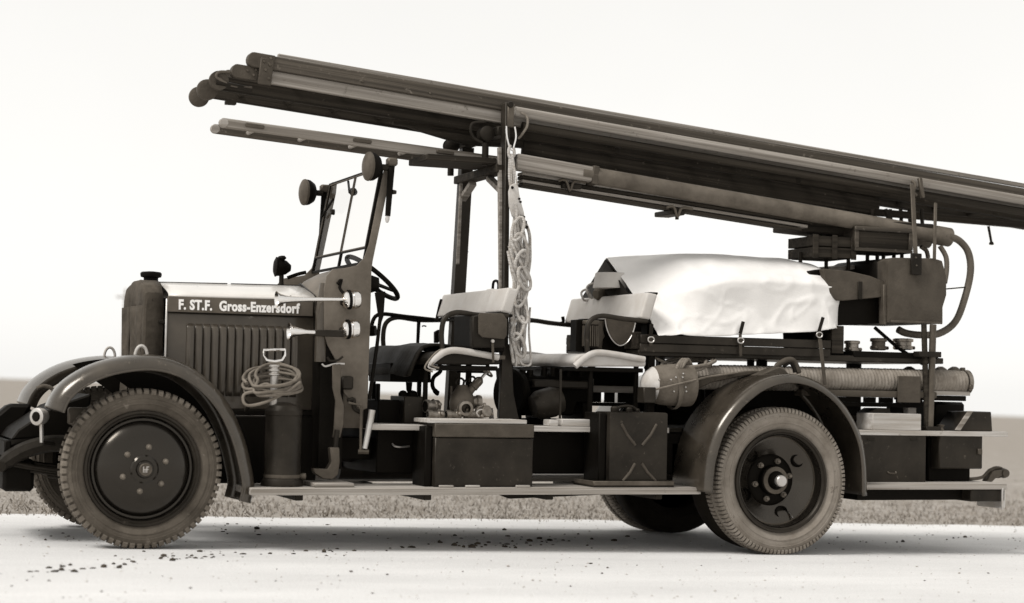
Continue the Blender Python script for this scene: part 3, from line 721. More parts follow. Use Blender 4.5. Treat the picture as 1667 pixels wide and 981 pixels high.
# round lamps at the top corners and the drop signal arms beside them
def corner_lamp(c, sg):
    l = MB().lathe([(0, -.055), (.03, -.052), (.065, -.035), (.085, -.005), (.088, .012), (.084, .024), (.07, .036), (.03, .05), (0, .052)], c, (-1, -.10*1, 0), 32).build('search_lamp', 'paint_black', wsf, angle=40)
    MB().lathe([(.080, .028), (.0875, .020), (.0905, .026), (.088, .036), (.07, .046), (.03, .056), (0, .058)], c, (-1, -.10, 0), 32).build('lamp_lens', 'iron_grey', l, angle=40)
    MB().tube([c+Vector((.03, 0, 0)), c+Vector((.10, .0, -.0))], .02, 8).build('lamp_bracket', 'iron', l)
    a = c+Vector((.115, -.01*sg, .0))
    s = MB(); s.tube([a+Vector((.012, 0, .05)), a, a+Vector((-.015, 0, -.30))], [.017, .022, .017], 10)
    d = s.build('signal_arm', 'paint_black', l)
    MB().box(a.x-.03, a.x+.035, a.y-.03, a.y+.03, a.z+.01, a.z+.06).build('signal_mount', 'iron_grey', l, .01)
    MB().lathe([(.012, 0), (.014, .02), (.008, .04), (0, .042)], a+Vector((-.015, 0, -.30)), (-.1, 0, -1), 10).build('signal_tip', 'steel', l)
    MB().lathe([(0, 0), (.016, 0), (.012, .025), (0, .028)], a+Vector((.010, -.0, -.15)), (1, 0, 0), 10).build('signal_pivot', 'iron', l)
corner_lamp(pt(607, 271, -.66), 1); corner_lamp(pt(502, 313, .68), -1)
# cowl lamp on the far side of the scuttle
c = pt(461, 435, .30)
l = MB().lathe([(0, -.05), (.02, -.05), (.045, -.02), (.058, .02), (.06, .04), (.05, .05), (.02, .056), (0, .056)], c, (-1, .1, .05), 24).build('cowl_lamp', 'paint_black', FE, angle=40)
MB().lathe([(.03, .052), (.064, .042), (.066, .05), (.04, .062), (0, .064)], c, (-1, .1, .05), 24).build('lens_hood', 'paint_black', l, angle=40)
MB().box(c.x-.035, c.x+.01, c.y-.05, c.y+.05, c.z+.045, c.z+.075).build('lamp_cap', 'paint_black', l, .012)
MB().tube([c+Vector((-.01, 0, -.05)), c+Vector((-.01, 0, -.12))], .016, 8).build('lamp_stem', 'iron', l)
MB().lathe([(.022, 0), (.024, .01), (.014, .02), (0, .02)], c+Vector((-.01, 0, -.125)), (0, 0, 1), 12).build('lamp_foot', 'iron', l)
MB().tube(smooth_path([pt(468, 452, .3), pt(485, 446, .3), pt(498, 443, .3)], 4), .012, 8).build('lamp_cable', 'paint_black', l)

# ---- two bulb-less trumpet horns
def horn(bell, tube_end, body0, body1, Y, rb, rt):
    a, c_, d0, d1 = pt(bell[0], bell[1], Y), pt(tube_end[0], tube_end[1], Y), pt(body0[0], body0[1], Y), pt(body1[0], body1[1], Y)
    ax = (c_-a).normalized(); ln = (c_-a).length
    h = MB().lathe([(rb, 0), (rb*.98, .003), (rb*.72, .02), (rb*.5, .05), (rb*.36, .09), (rt*1.0, min(.2, ln*.6)), (rt*.9, ln), (0, ln), (0, ln-.001), (rt*.6, ln-.01), (rb*.28, .08), (rb*.6, .025), (rb*.9, .004)], a, ax, 28, loop=True).build('horn', 'chrome', FE, angle=40)
    MB().lathe([(.02, 0), (.04, .006), (.052, .018), (.054, .04), (.054, .05), (.049, .052), (.049, .06), (.056, .062), (.056, .09), (.050, .102), (.03, .108), (0, .108)], d0, d1-d0, 30).build('horn_body', 'chrome', h, angle=30)
    MB().lathe([(.058, .0), (.06, .004), (.06, .014), (.058, .018)], d0+(d1-d0).normalized()*.03, d1-d0, 30, loop=True).build('horn_ring', 'paint_black', h, angle=30)
    MB().tube([d0, d0+Vector((.03, .12, -.02))], .016, 8).build('horn_bracket', 'iron', h)
    return h
h1 = horn((450, 487), (562, 487), (558, 488), (583, 487), -.72, .050, .012)
h2 = horn((470, 539), (516, 541), (556, 536), (583, 535), -.72, .052, .014)
MB().box(pt(512, 541, -.72).x, pt(560, 541, -.72).x, -.735, -.705, pt(540, 548, -.72).z, pt(540, 537, -.72).z).build('horn_pipe', 'paint_dark', h2, .004)
MB().tube(smooth_path([pt(549, 462, -.66), pt(556, 455, -.66), pt(553, 468, -.66), pt(560, 478, -.68)], 4), .010, 8).build('horn_cable', 'paint_black', h1)

# ---- hand lever, foot lever and crank handle on the scuttle side
MB().tube(smooth_path([(pt(548, 592, -.70)), pt(548, 618, -.70), pt(552, 648, -.70), pt(555, 664, -.70), pt(553, 700, -.70)], 5), .006, 6).build('lever_edge', 'steel', FE)
lev = [(541, 593), (541, 630), (546, 652), (543, 700), (541, 712), (554, 712), (559, 690), (560, 660), (554, 640), (555, 593)]
hv = MB().prism([(pt(a, c, -.71).x, pt(a, c, -.71).z) for a, c in lev], -.715, -.700).build('hand_brake', 'iron_grey', FE, .003)
MB().tube(smooth_path([pt(524, 592, -.70), pt(530, 596, -.70), pt(545, 592, -.70), pt(561, 592, -.70)], 4), .006, 8).build('lever_catch', 'steel', hv)
MB().tube(smooth_path([pt(533, 581, -.70), pt(537, 587, -.70), pt(550, 586, -.70), pt(558, 580, -.70)], 4), .007, 8).build('lever_grip', 'iron', hv)
MB().box(pt(556, 630, -.66).x, pt(575, 630, -.66).x, -.67, -.633, pt(565, 634, -.66).z, pt(565, 612, -.66).z).build('bracket', 'paint_dark', FE, .01)
fl_ = [(536, 728), (538, 752), (532, 763), (508, 762), (511, 770), (525, 779), (540, 780), (549, 772), (552, 752), (551, 728)]
MB().prism([(pt(a, c, -.74).x, pt(a, c, -.74).z) for a, c in fl_], -.76, -.70).build('foot_lever', 'iron_grey', FE, .004)
MB().tube([pt(549, 700, -.72), pt(545, 735, -.74)], .016, 8).build('lever_shaft', 'iron', FE)
MB().tube([pt(567, 655, -.68), pt(588, 660, -.70), pt(587, 735, -.70)], .009, 8).build('crank_arm', 'iron_grey', FE)
MB().tube([pt(606, 667, -.71), pt(604, 680, -.71), pt(594, 730, -.71)], [.021, .020, .016], 12).build('crank_grip', 'steel', FE)
MB().tube([pt(583, 735, -.70), pt(600, 735, -.71)], .015, 8).build('crank_pin', 'iron_grey', FE)
MB().tube(smooth_path([pt(566, 652, -.67), pt(576, 650, -.67), pt(576, 664, -.67), pt(588, 672, -.67)], 4), .013, 8).build('crank_bracket', 'iron', FE)

# ---- steering wheel and column
sc_ = pt(606, 452, -.20); sn = Vector((.62, 0, .78)).normalized()
e1 = Vector((0, 1, 0)); e2 = sn.cross(e1).normalized()
swr = MB().tube([sc_+(e1*math.cos(a)+e2*math.sin(a))*.205 for a in [2*math.pi*i/40 for i in range(40)]], .016, 10, closed=True).build('steering_wheel', 'paint_black', FE)
for k in range(4):
    a = math.pi/4+k*math.pi/2; MB().tube([sc_-sn*.03, sc_+(e1*math.cos(a)+e2*math.sin(a))*.20], [.014, .010], 8).build('spoke', 'paint_black', swr)
MB().tube([sc_-sn*.02, sc_-sn*.85], .02, 10).build('steering_column', 'paint_black', FE)
# grab rod behind the screen pillar, with its tapered bracket
MB().prism([(pt(a, c, -.62).x, pt(a, c, -.62).z) for a, c in ((610, 476), (627, 474), (624, 515), (619, 530), (615, 510))], -.628, -.612).build('rod_bracket', 'paint_black', FE, .003)
MB().tube([pt(621, 500, -.62), pt(614, 560, -.62), pt(601, 650, -.62)], .012, 8).build('grab_rod', 'paint_black', FE)
MB().lathe([(0, -.05), (.04, -.045), (.055, 0), (.04, .045), (0, .05)], pt(605, 462, -.55), (1, -.3, 0), 18).build('rod_knob', 'paint_black', FE)
MB().lathe([(0, -.03), (.032, -.03), (.035, 0), (.032, .03), (0, .03)], pt(604, 538, -.5), (1, -.6, 0), 18).build('rod_clamp', 'paint_black', FE)
# ---- deck (platform behind the scuttle), built of planks
zd = .727                                         # top of the deck
xa, xb = pt(606, 690, -.72).x, pt(1640, 703, -.72).x
seam = [xa, pt(700, 690, -.72).x, pt(968, 690, -.72).x, pt(1112, 690, -.72).x]
nP = 9; wP = 1.44/nP
for sec_, (u0, u1) in enumerate(((seam[0], 3.44), (4.74, xb))):
    for k in range(nP):
        y0 = -.72+k*wP; d_ = jit(.004)
        MB().box(u0+jit(.008), u1+jit(.012), y0+.0025, y0+wP-.0025, zd-.034, zd).build('deck_plank', 'wood_pale' if k == 0 else 'wood_light', FE, .003)
MB().box(3.445, 4.735, -.54, .54, zd-.034, zd-.004).build('deck_panel', 'wood_dark', FE, .003)
# blocks lying proud on the deck edge
for (p0, p1, t_) in ((894, 908, .03), (914, 968, .035)):
    x0, x1 = pt(p0, 685, -.70).x, pt(p1, 685, -.70).x; MB().box(x0, x1, -.71, -.60, zd+.001, zd+t_+.012).build('edge_block', 'wood_pale', FE, .004)
# dark lockers under the deck
x0, x1 = pt(612, 740, -.55).x, pt(1130, 740, -.55).x
MB().box(x0, x1, -.56, .56, .42, zd-.036).build('under_locker', 'paint_black', FE, .008)
xk = pt(652, 713, -.57).x
MB().tube(smooth_path([(xk-.05, -.565, .605), (xk-.04, -.585, .59), (xk+.0, -.59, .585), (xk+.06, -.565, .59)], 4), .006, 8).build('locker_handle', 'steel', FE)
# rear lockers
pbox('rear_locker', 1400, 706, 1508, 787, -.715, .715, 'paint_dark', FE, .008)
pbox('tail_locker', 1529, 707, 1600, 763, -.70, .70, 'paint_dark', FE, .008)
pbox('tail_box', 1511, 707, 1580, 783, -.60, .60, 'paint_black', FE, .008)
p = pt(1595, 735, -.71); MB().box(p.x-.015, p.x+.02, -.715, -.70, p.z-.02, p.z+.02).build('locker_lock', 'iron_grey', FE, .003)
for px in (1418, 1488):
    p = pt(px, 714, -.718); MB().box(p.x-.03, p.x+.03, -.7185, -.7155, p.z-.012, p.z+.012).build('locker_hinge', 'iron', FE, .002)
p = pt(1452, 770, -.718); MB().tube(smooth_path([(p.x-.03, -.716, p.z+.01), (p.x-.025, -.728, p.z), (p.x+.025, -.728, p.z), (p.x+.03, -.716, p.z+.01)], 3), .005, 6).build('locker_pull', 'iron_grey', FE)
# rear step board
x0, x1 = pt(1406, 795, -.93).x, pt(1638, 787, -.93).x
zst = (pt(1410, 795, -.93).z+pt(1635, 788, -.93).z)/2
for k in range(3):
    MB().box(x0+jit(.01), x1+jit(.01), -.93+.155*k, -.93+.155*k+.150, zst-.022, zst+.016).build('step_plank', 'wood_light', FE, .005)
MB().box(pt(1395, 812, -.80).x, pt(1578, 812, -.80).x, -.80, -.40, zst-.10, zst-.023).build('step_beam', 'paint_black', FE, .006)
MB().box(pt(1580, 812, -.90).x, pt(1636, 812, -.90).x, -.90, -.50, zst-.105, zst-.023).build('step_box', 'paint_dark', FE, .006)
p = pt(1630, 808, -.92); MB().tube([(p.x+.005, -.925, p.z-.09), (p.x+.005, -.925, p.z+.06)], .008, 8).build('step_stay', 'steel', FE)
MB().box(p.x+.02, p.x+.055, -.9, -.6, p.z-.085, p.z+.05).build('rear_lamp', 'steel', FE, .01)
# tow jaw at the tail
tj = pt(1625, 768, -.55)
MB().tube(smooth_path([pt(1575, 780, -.55), pt(1598, 777, -.55), pt(1608, 768, -.55), pt(1616, 764, -.55)], 4), [.012]*9+[.016]*4, 8).build('tow_arm', 'iron_grey', FE)
MB().tube([tj+Vector((.055*math.cos(a), .012, .03*math.sin(a)-.002)) for a in [2*math.pi*i/18 for i in range(18)]], .014, 8, closed=True).build('tow_jaw', 'iron_grey', FE)
MB().lathe([(0, -.03), (.028, -.03), (.036, 0), (.028, .03), (0, .03)], pt(1634, 770, -.56), (0, 1, 0), 16).build('tow_pin', 'iron_grey', FE)
MB().prism([(pt(a, c_, -.55).x, pt(a, c_, -.55).z) for a, c_ in ((1602, 783), (1612, 766), (1628, 764), (1634, 772), (1618, 777), (1611, 784))], -.58, -.52).build('tow_cheek', 'iron_grey', FE, .004)

# ---- ladder rack in front: two posts, cap and braces
def post_px(name, pxs, Y0, Y1, w, dpt, material, parent=FE, bev=.004):
    # straight square post from (px,py) top at Y0 to (px,py) bottom at Y1
    a = pt(pxs[0], pxs[1], Y0); c_ = pt(pxs[2], pxs[3], Y1)
    return MB().bar(a, c_, dpt, w, Vector((1, 0, 0))).build(name, material, parent, bev)
MB().bar(pt(823, 168, -.42), pt(819, 688, -.47), .09, .032, Vector((1, 0, 0))).build('rack_post', 'paint_dark', FE, .004)
MB().bar(pt(813, 240, -.40), pt(815.5, 500, -.435), .03, .022, Vector((1, 0, 0))).build('post_flange', 'wood_mid', FE, .002)
MB().bar(pt(760, 240, .36), pt(733, 690, .55), .075, .085, Vector((1, 0, 0))).build('rack_post', 'paint_dark', FE, .004)
MB().bar(pt(751, 290, .33), pt(745, 430, .36), .02, .02, Vector((1, 0, 0))).build('post_flange', 'wood_mid', FE, .002)
MB().prism([(pt(a, c_, -.46).x, pt(a, c_, -.46).z) for a, c_ in ((806, 690), (808, 640), (812, 560), (826, 560), (830, 640), (836, 670), (841, 690))], -.53, -.50).build('post_foot', 'paint_dark', FE, .003)
xr = pt(820, 276, -.42).x; zr_ = pt(820, 276, -.42).z
MB().box(xr-.05, xr+.05, -.42, .42, zr_-.018, zr_+.035).build('rack_cap', 'wood_dark', FE, .005)
for sg in (-1, 1):
    MB().bar((xr, sg*.16, zr_-.032), (xr, sg*.385, zr_-.13), .05, .035, Vector((0, 0, 1))).build('rack_brace', 'wood_mid', FE, .004)
# upper bearers carrying the extension ladder
zu = pt(800, 215, -.30).z
MB().box(xr-.04, xr+.04, -.40, .40, zu-.03, zu+.03).build('ladder_bearer', 'iron', FE, .006)
for Y in (-.34, .34):
    MB().lathe([(0, -.05), (.03, -.05), (.05, -.035), (.034, -.01), (.034, .01), (.05, .035), (.03, .05), (0, .05)], (xr-.10, Y, zu-.02), (0, 1, 0), 18).build('bearer_roller', 'iron', FE)
    MB().tube([(xr-.1, Y, zu-.08), (xr-.1, Y, zr_+.03)], .022, 10).build('bearer_stand', 'iron', FE)
MB().tube(smooth_path([pt(790, 198, -.44), pt(770, 200, -.44), pt(766, 212, -.44), pt(772, 225, -.44), pt(785, 232, -.44)], 4), .009, 8).build('keep_hook', 'iron', FE)
MB().tube(smooth_path([pt(848, 183, -.45), pt(858, 190, -.46), pt(858, 205, -.47), pt(850, 218, -.45), pt(844, 225, -.42)], 4), .008, 8).build('keep_hook', 'rope_dark', FE)
kp = MB().box(pt(826, 190, -.48).x, pt(837, 190, -.48).x, -.485, -.47, pt(831, 207, -.48).z, pt(831, 168, -.48).z).build('keep_plate', 'iron_grey', FE, .006)
MB().lathe([(0, 0), (.022, 0), (.018, .012), (0, .014)], pt(831, 170, -.484), (0, -1, 0), 12).build('keep_bolt', 'iron', kp)
p = pt(756, 210+65, .33)
MB().prism([(p.x-.01, p.z-.5), (p.x+.07, p.z-.56), (p.x-.01, p.z-.62)], .40, .44).build('post_cleat', 'paint_dark', FE)
# wooden shelf board hanging out in front of the rack
MB().box(pt(688, 272, -.30).x, pt(800, 280, -.30).x, -.40, .0, zr_+.036, zr_+.075).build('rack_board', 'wood_dark', FE, .005)

# ---- two transverse benches
def bench(xn_front, xn_back, zseat, backx, ztop, zbot, label, seatm, near_w):
    e = MB(); hw = .64
    # rounded seat cushion: profile in XZ pushed across
    prof = [(xn_front+.02, zseat-.055), (xn_front-.005, zseat-.03), (xn_front+.004, zseat), (xn_front+.04, zseat+.024), (xn_front+.14, zseat+.034), (xn_back-.05, zseat+.012), (xn_back, zseat-.005), (xn_back, zseat-.045)]
    cu = MB(); cu.prism(prof, -hw, hw); s = cu.build('bench', seatm, FE, .016, segs=3, angle=60)
    s['label'] = label
    # bent rim along the near and far ends of the seat
    for sg in (-1, 1):
        MB().tube(smooth_path([(xn_front+.0, sg*(hw+.012), zseat-.055), (xn_front+.05, sg*(hw+.016), zseat-.01), (xn_front+.12, sg*(hw+.016), zseat+.030), (xn_front+.22, sg*(hw+.016), zseat+.034), (xn_back-.02, sg*(hw+.014), zseat-.0)], 5), .021, 10).build('seat_rim', 'seat_white', s)
    MB().box(xn_front+.03, xn_back-.01, -hw+.02, hw-.02, zseat-.085, zseat-.056).build('seat_board', 'paint_black', s, .004)
    # backrest pad, leaning back
    d_ = .075; lean = .05
    pad = MB().prism([(backx, zbot), (backx+d_, zbot-.01), (backx+d_+lean, ztop-.012), (backx+lean, ztop)], -hw, hw).build('backrest', 'leatherette', s, .016, segs=3, angle=60)
    MB().box(backx+d_*.5, backx+d_+.012, -hw+.01, hw-.01, zbot-.03, zbot-.012).build('back_rail', 'paint_black', s, .004)
    # bent-tube arms
    for sg in (-1, 1):
        y = sg*(hw-.02 if sg < 0 else hw-.02)
        MB().tube(smooth_path([(xn_front+.10, y, zseat+.035), (xn_front+.09, y, zseat+.14), (xn_front+.11, y, zseat+.235), (xn_front+.19, y, zseat+.275), (xn_front+.34, y, zseat+.262), (backx+.06, y, zbot-.02)], 5), .0165, 10).build('arm_tube', 'paint_dark', s)
    return s
b1 = bench(pt(697, 590, -.64).x, pt(815, 580, -.64).x, 1.155, pt(832, 500, -.64).x-.07, 1.60, pt(838, 508, -.64).z, 'front bench with light backrest and dark seat', 'leather_dark', 0)
b2 = bench(pt(935, 590, -.64).x, pt(1052, 585, -.64).x, 1.165, pt(1058, 515, -.64).x-.07, 1.605, pt(1063, 518, -.64).z, 'rear bench with light backrest and white seat', 'seat_white', 0)
# strap and hand loop over the front backrest
xk = WM[b1].translation.x
bxk = pt(832, 500, -.64).x-.07
for yy in (-.30,):
    MB().prism([(bxk-.003, 1.42), (bxk+.075, 1.41), (bxk+.130, 1.592), (bxk+.047, 1.603)], yy-.055, yy+.055).build('back_strap', 'leatherette', b1, .004)
    MB().tube(smooth_path([(bxk+.09, yy-.045, 1.585), (bxk+.09, yy-.05, 1.63), (bxk+.09, yy-.02, 1.655), (bxk+.09, yy+.04, 1.65), (bxk+.09, yy+.055, 1.60)], 4), .009, 8).build('hand_loop', 'paint_black', b1)
# rope straps over the front corner of the front bench
xs_ = pt(697, 590, -.64).x
for k in range(3):
    MB().tube(smooth_path([(xs_+.16+.012*k, -.60+.02*k, 1.196), (xs_+.07+.015*k, -.645, 1.19), (xs_+.0+.02*k, -.665, 1.13), (xs_-.03+.022*k, -.67, 1.075+.01*k), (xs_+.02+.02*k, -.672, 1.055+.012*k)], 5), .006, 6).build('seat_cord', 'rope_dark' if k != 1 else 'rope', b1)
# bench legs and frames
def leg(px, py0, py1, Y, w=.026, d_=.03, material='paint_black'):
    x = pt(px, (py0+py1)/2, Y).x
    return MB().box(x-w/2, x+w/2, Y-d_/2, Y+d_/2, pt(px, py1, Y).z if py1 else zd, pt(px, py0, Y).z).build('bench_leg', material, FE, .003)
for px in (967, 1041): leg(px, 588, 0, -.58)
for px in (700,): leg(px, 600, 0, -.45)
for px, Y in ((616, .5), (690, .5), (838, .5), (868, .5)): leg(px, 590, 0, Y)
MB().box(pt(913, 600, -.60).x-.006, pt(913, 600, -.60).x+.006, -.606, -.594, zd, 1.09).build('stay_rod', 'paint_dark', FE)
for x0p, x1p, y0p, y1p, Y in ((745, 795, 589, 594, .1), (745, 797, 600, 607, .1)): pbox('seat_bearer', x0p, y0p, x1p, y1p, Y, Y+.04, 'paint_black', FE, .003)
pbox('seat_bearer', 760, 585, 768, 640, .0, .03, 'paint_black', FE, .003); pbox('seat_bearer', 793, 585, 797, 606, .1, .13, 'paint_black', FE, .002)
# rails joining the benches on the far side
MB().tube(smooth_path([pt(604, 545, .60), pt(607, 522, .60), pt(620, 511, .60), pt(660, 515, .60), pt(706, 520, .60)], 4), .014, 10).build('hand_rail', 'paint_black', FE)
MB().tube([pt(682, 517, .60), pt(680, 558, .60)], [.014, .012], 8).build('rail_stay', 'paint_black', FE)
MB().tube(smooth_path([pt(687, 531, .60), pt(690, 530, .60), pt(694, 531, .60)], 3), .005, 6).build('rail_peg', 'paint_black', FE)
MB().tube(smooth_path([pt(838, 516, .62), pt(880, 522, .62), pt(914, 526, .62), pt(916, 515, .62)], 4), .012, 10).build('hand_rail', 'paint_black', FE)
MB().tube(smooth_path([pt(719, 487, .62), pt(716, 497, .62), pt(711, 520, .62)], 4), .012, 8).build('rail_stay', 'paint_black', FE)
MB().prism([(pt(a, c_, .55).x, pt(a, c_, .55).z) for a, c_ in ((708, 540), (715, 536), (722, 545), (714, 558), (708, 558))], .55, .58).build('rail_bracket', 'paint_black', FE, .003)
# box slung under the front bench, iron hook beside it
pbox('seat_locker', 636, 591, 702, 622, -.10, .40, 'paint_black', FE, .006)
MB().lathe([(0, 0), (.022, 0), (.018, .05), (.008, .07), (0, .07)], pt(666, 622, .0), (0, 0, -1), 12).build('drain_tap', 'paint_black', FE)
MB().tube(smooth_path([pt(716, 592, -.2), pt(717, 604, -.2), pt(706, 614, -.2), pt(704, 628, -.2), pt(710, 638, -.2), pt(714, 640, -.2)], 4), [.014]*15+[.018]*5+[.016], 8).build('iron_hook', 'paint_black', FE)
# front bench: dark side box and flap (battery box) under the near arm
pbox('bench_box', 770, 512, 822, 573, -.62, -.25, 'paint_black', FE, .008)
for (p0, p1) in (((822, 540), (836, 551)),): pass
pbox('bench_ledge', 800, 578, 823, 585, -.66, -.3, 'iron_grey', FE, .004)

# ---- equipment platform behind the rear bench
zt0, zt1 = pt(1200, 572, -.62).z, pt(1200, 545, -.62).z
xs0, xs1 = pt(1042, 560, -.62).x, pt(1352, 560, -.62).x
for k in range(2):
    z0 = zt0-.022+k*.058; MB().box(xs0, xs1, -.625-.004*k, -.60, z0+.002, z0+.058).build('side_board', 'paint_dark', FE, .004)
    MB().box(xs0, xs1, .60, .625+.004*k, z0+.002, z0+.058).build('side_board', 'paint_dark', FE, .004)
MB().box(xs0, pt(1530, 577, -.55).x, -.597, .597, zt0-.045, zt0-.004).build('platform', 'paint_dark', FE, .005)
MB().box(xs0-.01, xs0+.02, -.597, .597, zt0, zt1+.0).build('end_board', 'wood_dark', FE, .004)
# platform posts down to the deck
for px, Y, w in ((1058, -.56, .05), (1142, .3, .035), (1222, -.25, .03), (1240, -.2, .06), (1390, .28, .10), (1075, .5, .05)):
    x = pt(px, 590, Y).x; MB().box(x-w/2, x+w/2, Y-.03, Y+.03, zd+.001, zt0-.046).build('platform_post', 'paint_black', FE, .004)
# rear shelf with gallery rail
pbox('rear_shelf', 1390, 573, 1528, 583, -.60, .45, 'paint_black', FE, .004)
for px in (1399, 1422, 1440): pass
for px, py0, py1, Y in ((1504, 528, 694, -.66), (1517, 528, 694, -.67)):
    a = pt(px if px == 1504 else 1519, py0, Y); c_ = pt(px+5 if px == 1504 else 1514, py1, Y)
    MB().tube([a, c_], .020 if px == 1504 else .024, 12).build('rear_post', 'wood_dark' if px == 1504 else 'iron_grey', FE)
x = pt(1513, 692, -.66).x; MB().box(x-.05, x+.07, -.70, -.60, zd+.001, zd+.03).build('post_shoe', 'iron', FE, .004)
MB().tube([pt(1424, 533, -.45), pt(1462, 566, -.45), pt(1502, 592, -.5)], .013, 8).build('shelf_brace', 'paint_black', FE)
pbox('post_clamp', 1497, 572, 1533, 581, -.70, -.62, 'iron', FE, .004)
# rear locker body: big side locker, hood and drop flap
bulge = [(1446, 424), (1456, 419), (1520, 420), (1534, 424), (1541, 450), (1541, 480), (1535, 500), (1535, 527), (1446, 525)]
lk = MB().prism([(pt(a, c_, -.64).x, pt(a, c_, -.64).z) for a, c_ in bulge], -.64, -.50).build('hose_locker', 'leather_mid', FE, .008, segs=2)
MB().prism([(pt(a, c_, -.64).x, pt(a, c_, -.64).z) for a, c_ in bulge], -.49, .10).build('hose_locker', 'paint_black', FE, .008)
x0, x1, z0, z1 = rect(1450, 522, 1534, 526, -.645); MB().box(x0, x1, -.648, -.6405, z0, z1).build('locker_bead', 'iron_grey', lk, .002)
hood = [(1322, 441), (1340, 438), (1380, 442), (1415, 450), (1440, 460), (1442, 526), (1368, 530), (1352, 560), (1330, 572)]
hd = MB().prism([(pt(a, c_, -.56).x, pt(a, c_, -.52).z) for a, c_ in hood], -.52, -.10).build('hood_locker', 'paint_black', FE, .008)
flap = [(1340, 437), (1382, 441), (1416, 449), (1441, 459), (1441, 483), (1375, 489), (1362, 489), (1350, 480)]
MB().prism([(pt(a, c_, -.585).x, pt(a, c_, -.585).z) for a, c_ in flap], -.592, -.525).build('hood_flap', 'leather_mid', hd, .005)
x0, x1, z0, z1 = rect(1397, 458, 1404, 487, -.60); MB().box(x0, x1, -.602, -.5925, z0, z1).build('flap_strap', 'leather_dark', hd, .003)
x0, x1, z0, z1 = rect(1437, 463, 1442, 528, -.61); MB().box(x0, x1, -.62, -.565, z0, z1).build('hood_post', 'iron_grey', hd, .003)
MB().bar(pt(1322, 440, -.10), pt(1450, 428, .1), .35, .03).build('locker_roof', 'wood_mid', FE, .005)
pbox('pillar_board', 1354, 530, 1374, 575, -.60, -.50, 'wood_dark', FE, .004)

# ---- rear ladder rack: flat uprights with leather-lined keep
MB().bar(pt(1485, 300, -.50), pt(1492, 446, -.66), .012, .034, Vector((1, 0, 0))).build('rack_upright', 'iron_grey', FE, .003)
MB().bar(pt(1523, 330, -.56), pt(1521, 422, -.66), .012, .024, Vector((1, 0, 0))).build('rack_upright', 'iron_grey', FE, .003)
kl = pbox('keep_leather', 1484, 412, 1501, 447, -.668, -.648, 'leather_dark', FE, .004)
for px, py in ((1491, 419), (1492, 432)): MB().lathe([(.007, 0), (.005, .006), (0, .007)], pt(px, py, -.668), (0, -1, 0), 8).build('rivet', 'iron_grey', kl)
MB().box(pt(1440, 352, -.45).x, pt(1520, 352, -.45).x, -.45, .45, pt(1480, 368, -.45).z, pt(1480, 362, -.45).z).build('rack_cross', 'iron', FE, .004)
for px, Y in ((1466, -.1), (1480, .1), (1500, -.3), (1449, .2)):
    MB().tube([pt(px, 340, Y), pt(px+2, 372, Y)], .014, 8).build('rack_pin', 'iron', FE)
MB().bar(pt(1441, 340, -.2), pt(1449, 362, -.2), .03, .02, Vector((1, 0, 0))).build('rack_strut', 'iron', FE)
kb = MB().bar(pt(1497, 289, -.50), pt(1502, 322, -.50), .03, .03, Vector((1, 0, 0))).build('keep_arm', 'iron_grey', FE, .006)
MB().tube(smooth_path([pt(1484, 294, -.48), pt(1490, 300, -.5), pt(1487, 312, -.5), pt(1492, 318, -.5)], 4), .012, 8).build('keep_hook', 'iron_grey', FE)
# drop rod below the rear end of the ladder
# ================================================================== THINGS CARRIED ON THE ENGINE
def beam(name, p0, p1, w, h, material, parent, bev=.004, **k):      # timber with its own grain direction
    M = frame_x(Vector(p0), Vector(p1)); ln = (Vector(p1)-Vector(p0)).length
    return MB().box(0, ln, -w/2, w/2, -h/2, h/2).build(name, material, parent, bev, M=M, **k)
def rail_end(name, c, r, t, material, parent, dirx):
    return MB().lathe([(0, -t/2), (r*.9, -t/2), (r, -t/2+.004), (r, t/2-.004), (r*.9, t/2), (0, t/2)], c, (0, 1, 0), 28).build(name, material, parent, angle=30)

# ---- extension ladder of three sections lying on the rack
EL = empty('extension_ladder', pt(830, 215, 0), 'long wooden three-section extension ladder lying tilted on top of the engine rack', 'ladder')
YN = -.33
def line_at(px, a, c):                                              # picture line through two measured points
    return a[1]+(c[1]-a[1])*(px-a[0])/(c[0]-a[0])
XEND = 1800
def section(nm, a, c, Y, h, w, material, start, farmat='wood_dark', rungs=None, rstart=0, rstep=.31, far=True):
    p0 = pt(start, line_at(start, a, c), Y); p1 = pt(XEND, line_at(XEND, a, c), Y)
    n_ = beam(nm, p0, p1, w, h, material, EL, .006)
    q0, q1 = Vector((p0.x, -p0.y, p0.z)), Vector((p1.x, -p1.y, p1.z))
    beam(nm, q0, q1, w, h, farmat, EL, .006)
    d = (p1-p0); ln = d.length; d.normalize(); k = rstart
    while k < ln-.1:
        c0 = p0+d*k; MB().tube([(c0.x, Y+w/2+.001, c0.z), (c0.x, -Y-w/2-.001, c0.z)], .017, 8).build('rung', 'wood_dark', EL); k += rstep
    return p0, p1, d
A = section('rail', (420, 99), (1667, 317), -.36, .088, .045, 'wood_rail', 420, rstart=.5)
B = section('rail', (420, 122), (1667, 338), -.335, .084, .045, 'wood_mid', 396, rstart=.35)
C_ = section('rail', (420, 145), (1667, 350), -.17, .092, .05, 'wood_dark', 345, rstart=.25)
